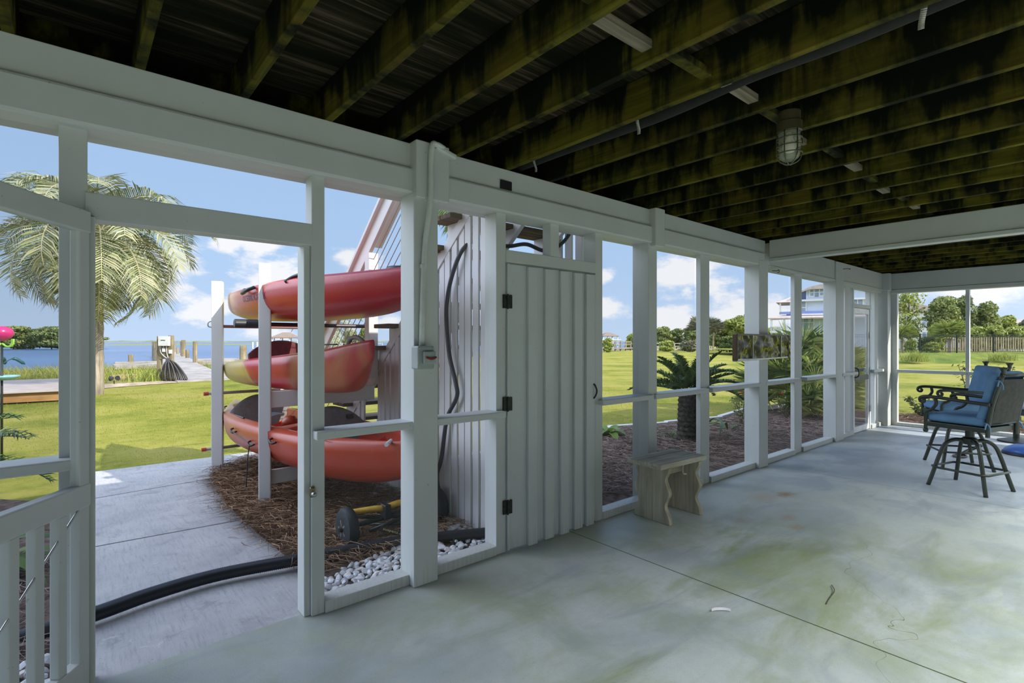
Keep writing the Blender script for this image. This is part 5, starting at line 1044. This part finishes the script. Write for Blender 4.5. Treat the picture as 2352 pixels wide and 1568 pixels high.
def pavilion(label, px, dep, wd, z_deck, z_eave, z_peak, seed, rail):
    p = at(px, dep); rt = empty('dock_pavilion', p, R(49.9-90+18), label=label, cat='pavilion'); h = wd/2
    MB().box(-h*1.25, h*1.25, -h*.8, h*.8, z_deck-.25, z_deck).build('deck', M_TIMBER, rt)
    for x in (-h*.86, -h*.3, h*.3, h*.86):
        for y in (-h*.6, h*.6): MB().box(x-.09, x+.09, y-.09, y+.09, -1, z_eave).build('post', M_WHITE2, rt)
    MB().add([(-h, -h*.75, z_eave), (h, -h*.75, z_eave), (h, h*.75, z_eave), (-h, h*.75, z_eave), (-h*.22, 0, z_peak), (h*.22, 0, z_peak), (-h, -h*.75, z_eave-.14), (h, -h*.75, z_eave-.14), (h, h*.75, z_eave-.14), (-h, h*.75, z_eave-.14)], [(0, 1, 5, 4), (1, 2, 5), (2, 3, 4, 5), (3, 0, 4), (0, 6, 7, 1), (1, 7, 8, 2), (2, 8, 9, 3), (3, 9, 6, 0), (9, 8, 7, 6)]).build('roof', plain('brown_shingles', (.21, .16, .125), .9, 0, .12, 3), rt)
    for z in (.45, .95): MB().box(-h*1.2, h*1.2, -h*.78, -h*.74, z_deck+z*rail-.05, z_deck+z*rail+.05).build('rail', M_WHITE2, rt)
    MB().box(-h*.5, h*.1, -h*.5, -h*.2, z_deck, z_deck+.55).build('bench', M_TIMBER, rt)
pavilion('brown roofed dock pavilion over the water behind the kayak rack', 657, 96, 5.0, .1, 2.15, 3.1, 1, 1); pavilion('brown roofed dock pavilion beyond the lawn, beside the board door', 1396, 125, 4.4, .9, 2.75, 3.55, 2, 1)
def pier(name, label, px0, px1, dep, z, n, rails, mat):
    A, B = at(px0, dep), at(px1, dep+8); rt = empty(name, A, label=label, cat='pier')
    def add(nm, m_): o = m_.build(nm, mat, rt); o.location = -A
    add('deck', MB().bar(A+Vector((0, 0, z)), B+Vector((0, 0, z)), 1.6, .2))
    for k in rails: add('rail', MB().bar(A+Vector((0, 0, z+k))-f2*.8, B+Vector((0, 0, z+k))-f2*.8, .08, .12))
    for i in range(n+1): p = A.lerp(B, i/n)-f2*.8; add('pile', MB().bar(p+Vector((0, 0, -.7)), p+Vector((0, 0, z+max(rails)+.1)), .18, .18))
pier('pier', 'weathered pier with railings beyond the lawn, under the pavilion', 1360, 1446, 76, .35, 7, (.55, 1.05), plain('grey_pier_timber', (.24, .215, .18), .85, 0, .15, .5)); pier('pier', 'pale pier rail in front of the tree row behind the cycad', 1500, 1668, 80, .15, 12, (.5, .95), plain('pale_pier_timber', (.34, .32, .27), .85, 0, .15, .5))
pier('pier', 'white boat docks far off between the kayaks and the stair rail', 690, 880, 92, .1, 12, (.5, .95), MATS['pale_pier_timber'])
lf_ = empty('boat_lift', at(598, 90), label='white boat lift posts standing in the water beside the rack post', cat='boat lift')
for dx in (-1.2, -.5, .3, 1.1): o = MB().box(dx-.09, dx+.09, -.1, .1, -1, 1.3+.5*((dx > 0))).build('post', M_WHITE2, lf_)
MB().box(-1.3, 1.2, -.1, .1, .0, .15).build('beam', M_WHITE2, lf_)
# houses
def wallbox(rt, nm, x0, x1, y0, y1, z0, z1, mt): return MB().box(x0, x1, y0, y1, z0, z1).build(nm, mt, rt)
def win(rt, x, z, w, h, y):
    f_ = MB().box(x-w/2-.12, x+w/2+.12, y-.06, y, z-h/2-.12, z+h/2+.12).build('window', M_WHITE2, rt); MB().box(x-w/2, x+w/2, y-.08, y-.055, z-h/2, z+h/2).build('pane', M_WINDOW, f_); MB().box(x-.04, x+.04, y-.10, y-.06, z-h/2, z+h/2).build('muntin', M_WHITE2, f_); MB().box(x-w/2, x+w/2, y-.10, y-.06, z-.04, z+.04).build('muntin', M_WHITE2, f_)
dh = 60.; k_ = dh/1195; C = at(1880, dh); hb = empty('house', C, R(49.9-90-31), label='tall pale blue house with stacked porches beyond the fan palms', cat='house')
ca = math.cos(R(31)); M_SID = plain('pale_blue_siding', (.50, .56, .66), .7, 0, .05, 1); M_SIDB = plain('blue_siding', (.22, .28, .55), .7, 0, .06, 1); M_ROOF = plain('pinkish_shingles', (.50, .40, .36), .9, 0, .1, 3)
X = lambda px: (px-1880)*k_; Z = lambda py: 1.4+(784-py)*k_
wallbox(hb, 'wall', X(1825), X(2010), 0, 9, 0, Z(690), M_SID); wallbox(hb, 'trim_band', X(1815), X(2012), -.15, 9.1, Z(723), Z(714), M_SIDB); wallbox(hb, 'wall', X(1842), X(2005), .5, 8.5, Z(690), Z(664), M_SIDB); wallbox(hb, 'dormer', X(1855), X(1990), .1, 8, Z(686), Z(663), M_SID)
MB().prism([(X(1838), Z(672)), (X(1862), Z(658)), (X(1893), Z(652)), (X(2000), Z(652)), (X(2025), Z(672)), (X(2000), Z(664)), (X(1862), Z(664))], 1, -.4, 9).build('roof', M_ROOF, hb)
MB().add([(X(1793), -.6, Z(692)), (X(1845), -.6, Z(692)), (X(1845), 6, Z(692)), (X(1793), 6, Z(692)), (X(1830), .4, Z(676)), (X(1845), .4, Z(674)), (X(1845), 5, Z(674)), (X(1830), 5, Z(676))], [(0, 3, 2, 1), (0, 1, 5, 4), (3, 0, 4, 7), (1, 2, 6, 5), (2, 3, 7, 6), (4, 5, 6, 7)]).build('porch_roof', M_ROOF, hb)
MB().box(X(1840), X(2015), -.5, 0, Z(691), Z(687)).build('eave', M_WHITE2, hb); MB().box(X(1840), X(2015), -.8, .2, Z(724), Z(720)).build('eave', M_WHITE2, hb)
MB().add([(X(1778), -1.6, Z(729)), (X(2012), -1.6, Z(729)), (X(2012), 5, Z(722)), (X(1778), 5, Z(729)), (X(1808), .1, Z(722)), (X(2012), .1, Z(721)), (X(1778), -1.6, Z(732)), (X(2012), -1.6, Z(732))], [(0, 1, 5, 4), (4, 5, 2, 3), (0, 4, 3), (0, 6, 7, 1)]).build('porch_roof', M_ROOF, hb)
for px in (1802, 1824): wallbox(hb, 'column', X(px)-.09, X(px)+.09, -.3, -.1, Z(720), Z(692), M_WHITE2)
for px in (1785, 1812, 1828): wallbox(hb, 'column', X(px)-.11, X(px)+.11, -1.5, -1.3, 0, Z(731), M_WHITE2)
wallbox(hb, 'porch_floor', X(1782), X(1830), -1.6, 6, Z(764), Z(760), M_WHITE2); m = MB(); m.box(X(1784), X(1828), -1.5, -1.44, Z(751), Z(749.5)); m.box(X(1784), X(1828), -1.5, -1.44, Z(760), Z(758.5))
for i in range(18): x = X(1784)+(X(1828)-X(1784))*i/17; m.box(x-.03, x+.03, -1.5, -1.44, Z(760), Z(750))
m.build('railing', M_WHITE2, hb); wallbox(hb, 'upper_rail', X(1800), X(1826), -.3, -.2, Z(720), Z(714), M_SIDB)
for px, py, w, h in ((1871, 671, .75, .75), (1882, 671, .75, .75), (1846, 705, .8, 1.5), (1849, 740, .85, 1.7), (1861, 740, .85, 1.7), (1955, 705, .9, 1.4), (1940, 740, .9, 1.6)): win(hb, X(px), Z(py), w, h, .1 if py < 680 else 0)
h2 = empty('house', at(2085, 72, None, .5), R(49.9-90-40), label='white house half hidden behind the airy pine beyond the fence', cat='house')
wallbox(h2, 'wall', -3.4, 3.4, 0, 6, -.7, 5.0, M_WHITE2); MB().prism([(-3.8, 5.0), (0, 6.6), (3.8, 5.0)], 1, -.4, 6.4).build('roof', M_ROOF, h2)
for x, z in ((-2, 3.6), (0, 3.6), (2, 3.6), (-2, 1.5), (2, 1.5)): win(h2, x, z, .8, 1.3, 0)
h3 = empty('house', at(2365, 80, None, .5), R(-50), label='low grey blue house at the frame edge above the wooden fence', cat='house'); wallbox(h3, 'wall', -2, 3, 0, 5, -.7, 3.4, M_SID); MB().prism([(-2.4, 3.4), (.5, 4.4), (3.4, 3.4)], 1, -.3, 5.3).build('roof', M_ROOF, h3)
# garden ornament beside the screen door
go = empty('garden_ornament', at(4, 6.0), label='metal yard ornament with a pink flower cup and a teal dish behind the screen', cat='ornament')
MB().tube([(0, 0, 0), (0, 0, 1.42)], .012, 8).build('stake', M_BLACKM, go, 0, True)
MB().lathe([(.02, 1.40), (.09, 1.45), (.11, 1.50), (.09, 1.55), (.03, 1.575), (0, 1.578)], 18).build('flower_cup', plain('pink_glass', (.55, .03, .16), .25), go, 0, True)
for a in (-.4, .7, 2.0, 3.4): MB().tube(catmull([(0, 0, 1.38), (.05*math.cos(a), .05*math.sin(a), 1.34), (.10*math.cos(a), .10*math.sin(a), 1.36), (.11*math.cos(a), .11*math.sin(a), 1.43)], 5), .012, 6).build('leaf', plain('lime_green_metal', (.25, .50, .06), .4), go, 0, True)
MB().lathe([(0, .95), (.10, .955), (.155, .99), (.16, 1.01), (.145, 1.0), (.09, .97), (0, .965)], 28).build('dish', plain('teal_glass', (.25, .48, .50), .2), go, 0, True)
for a in (.2, 1.5): MB().tube(catmull([(0, 0, 1.14), (.10*math.cos(a), .10*math.sin(a), 1.20), (.2*math.cos(a), .2*math.sin(a), 1.13)], 5), [.006]*5+[.02]*5+[.004], 6).build('vane', plain('dark_teal_metal', (.02, .08, .09), .4), go, 0, True)
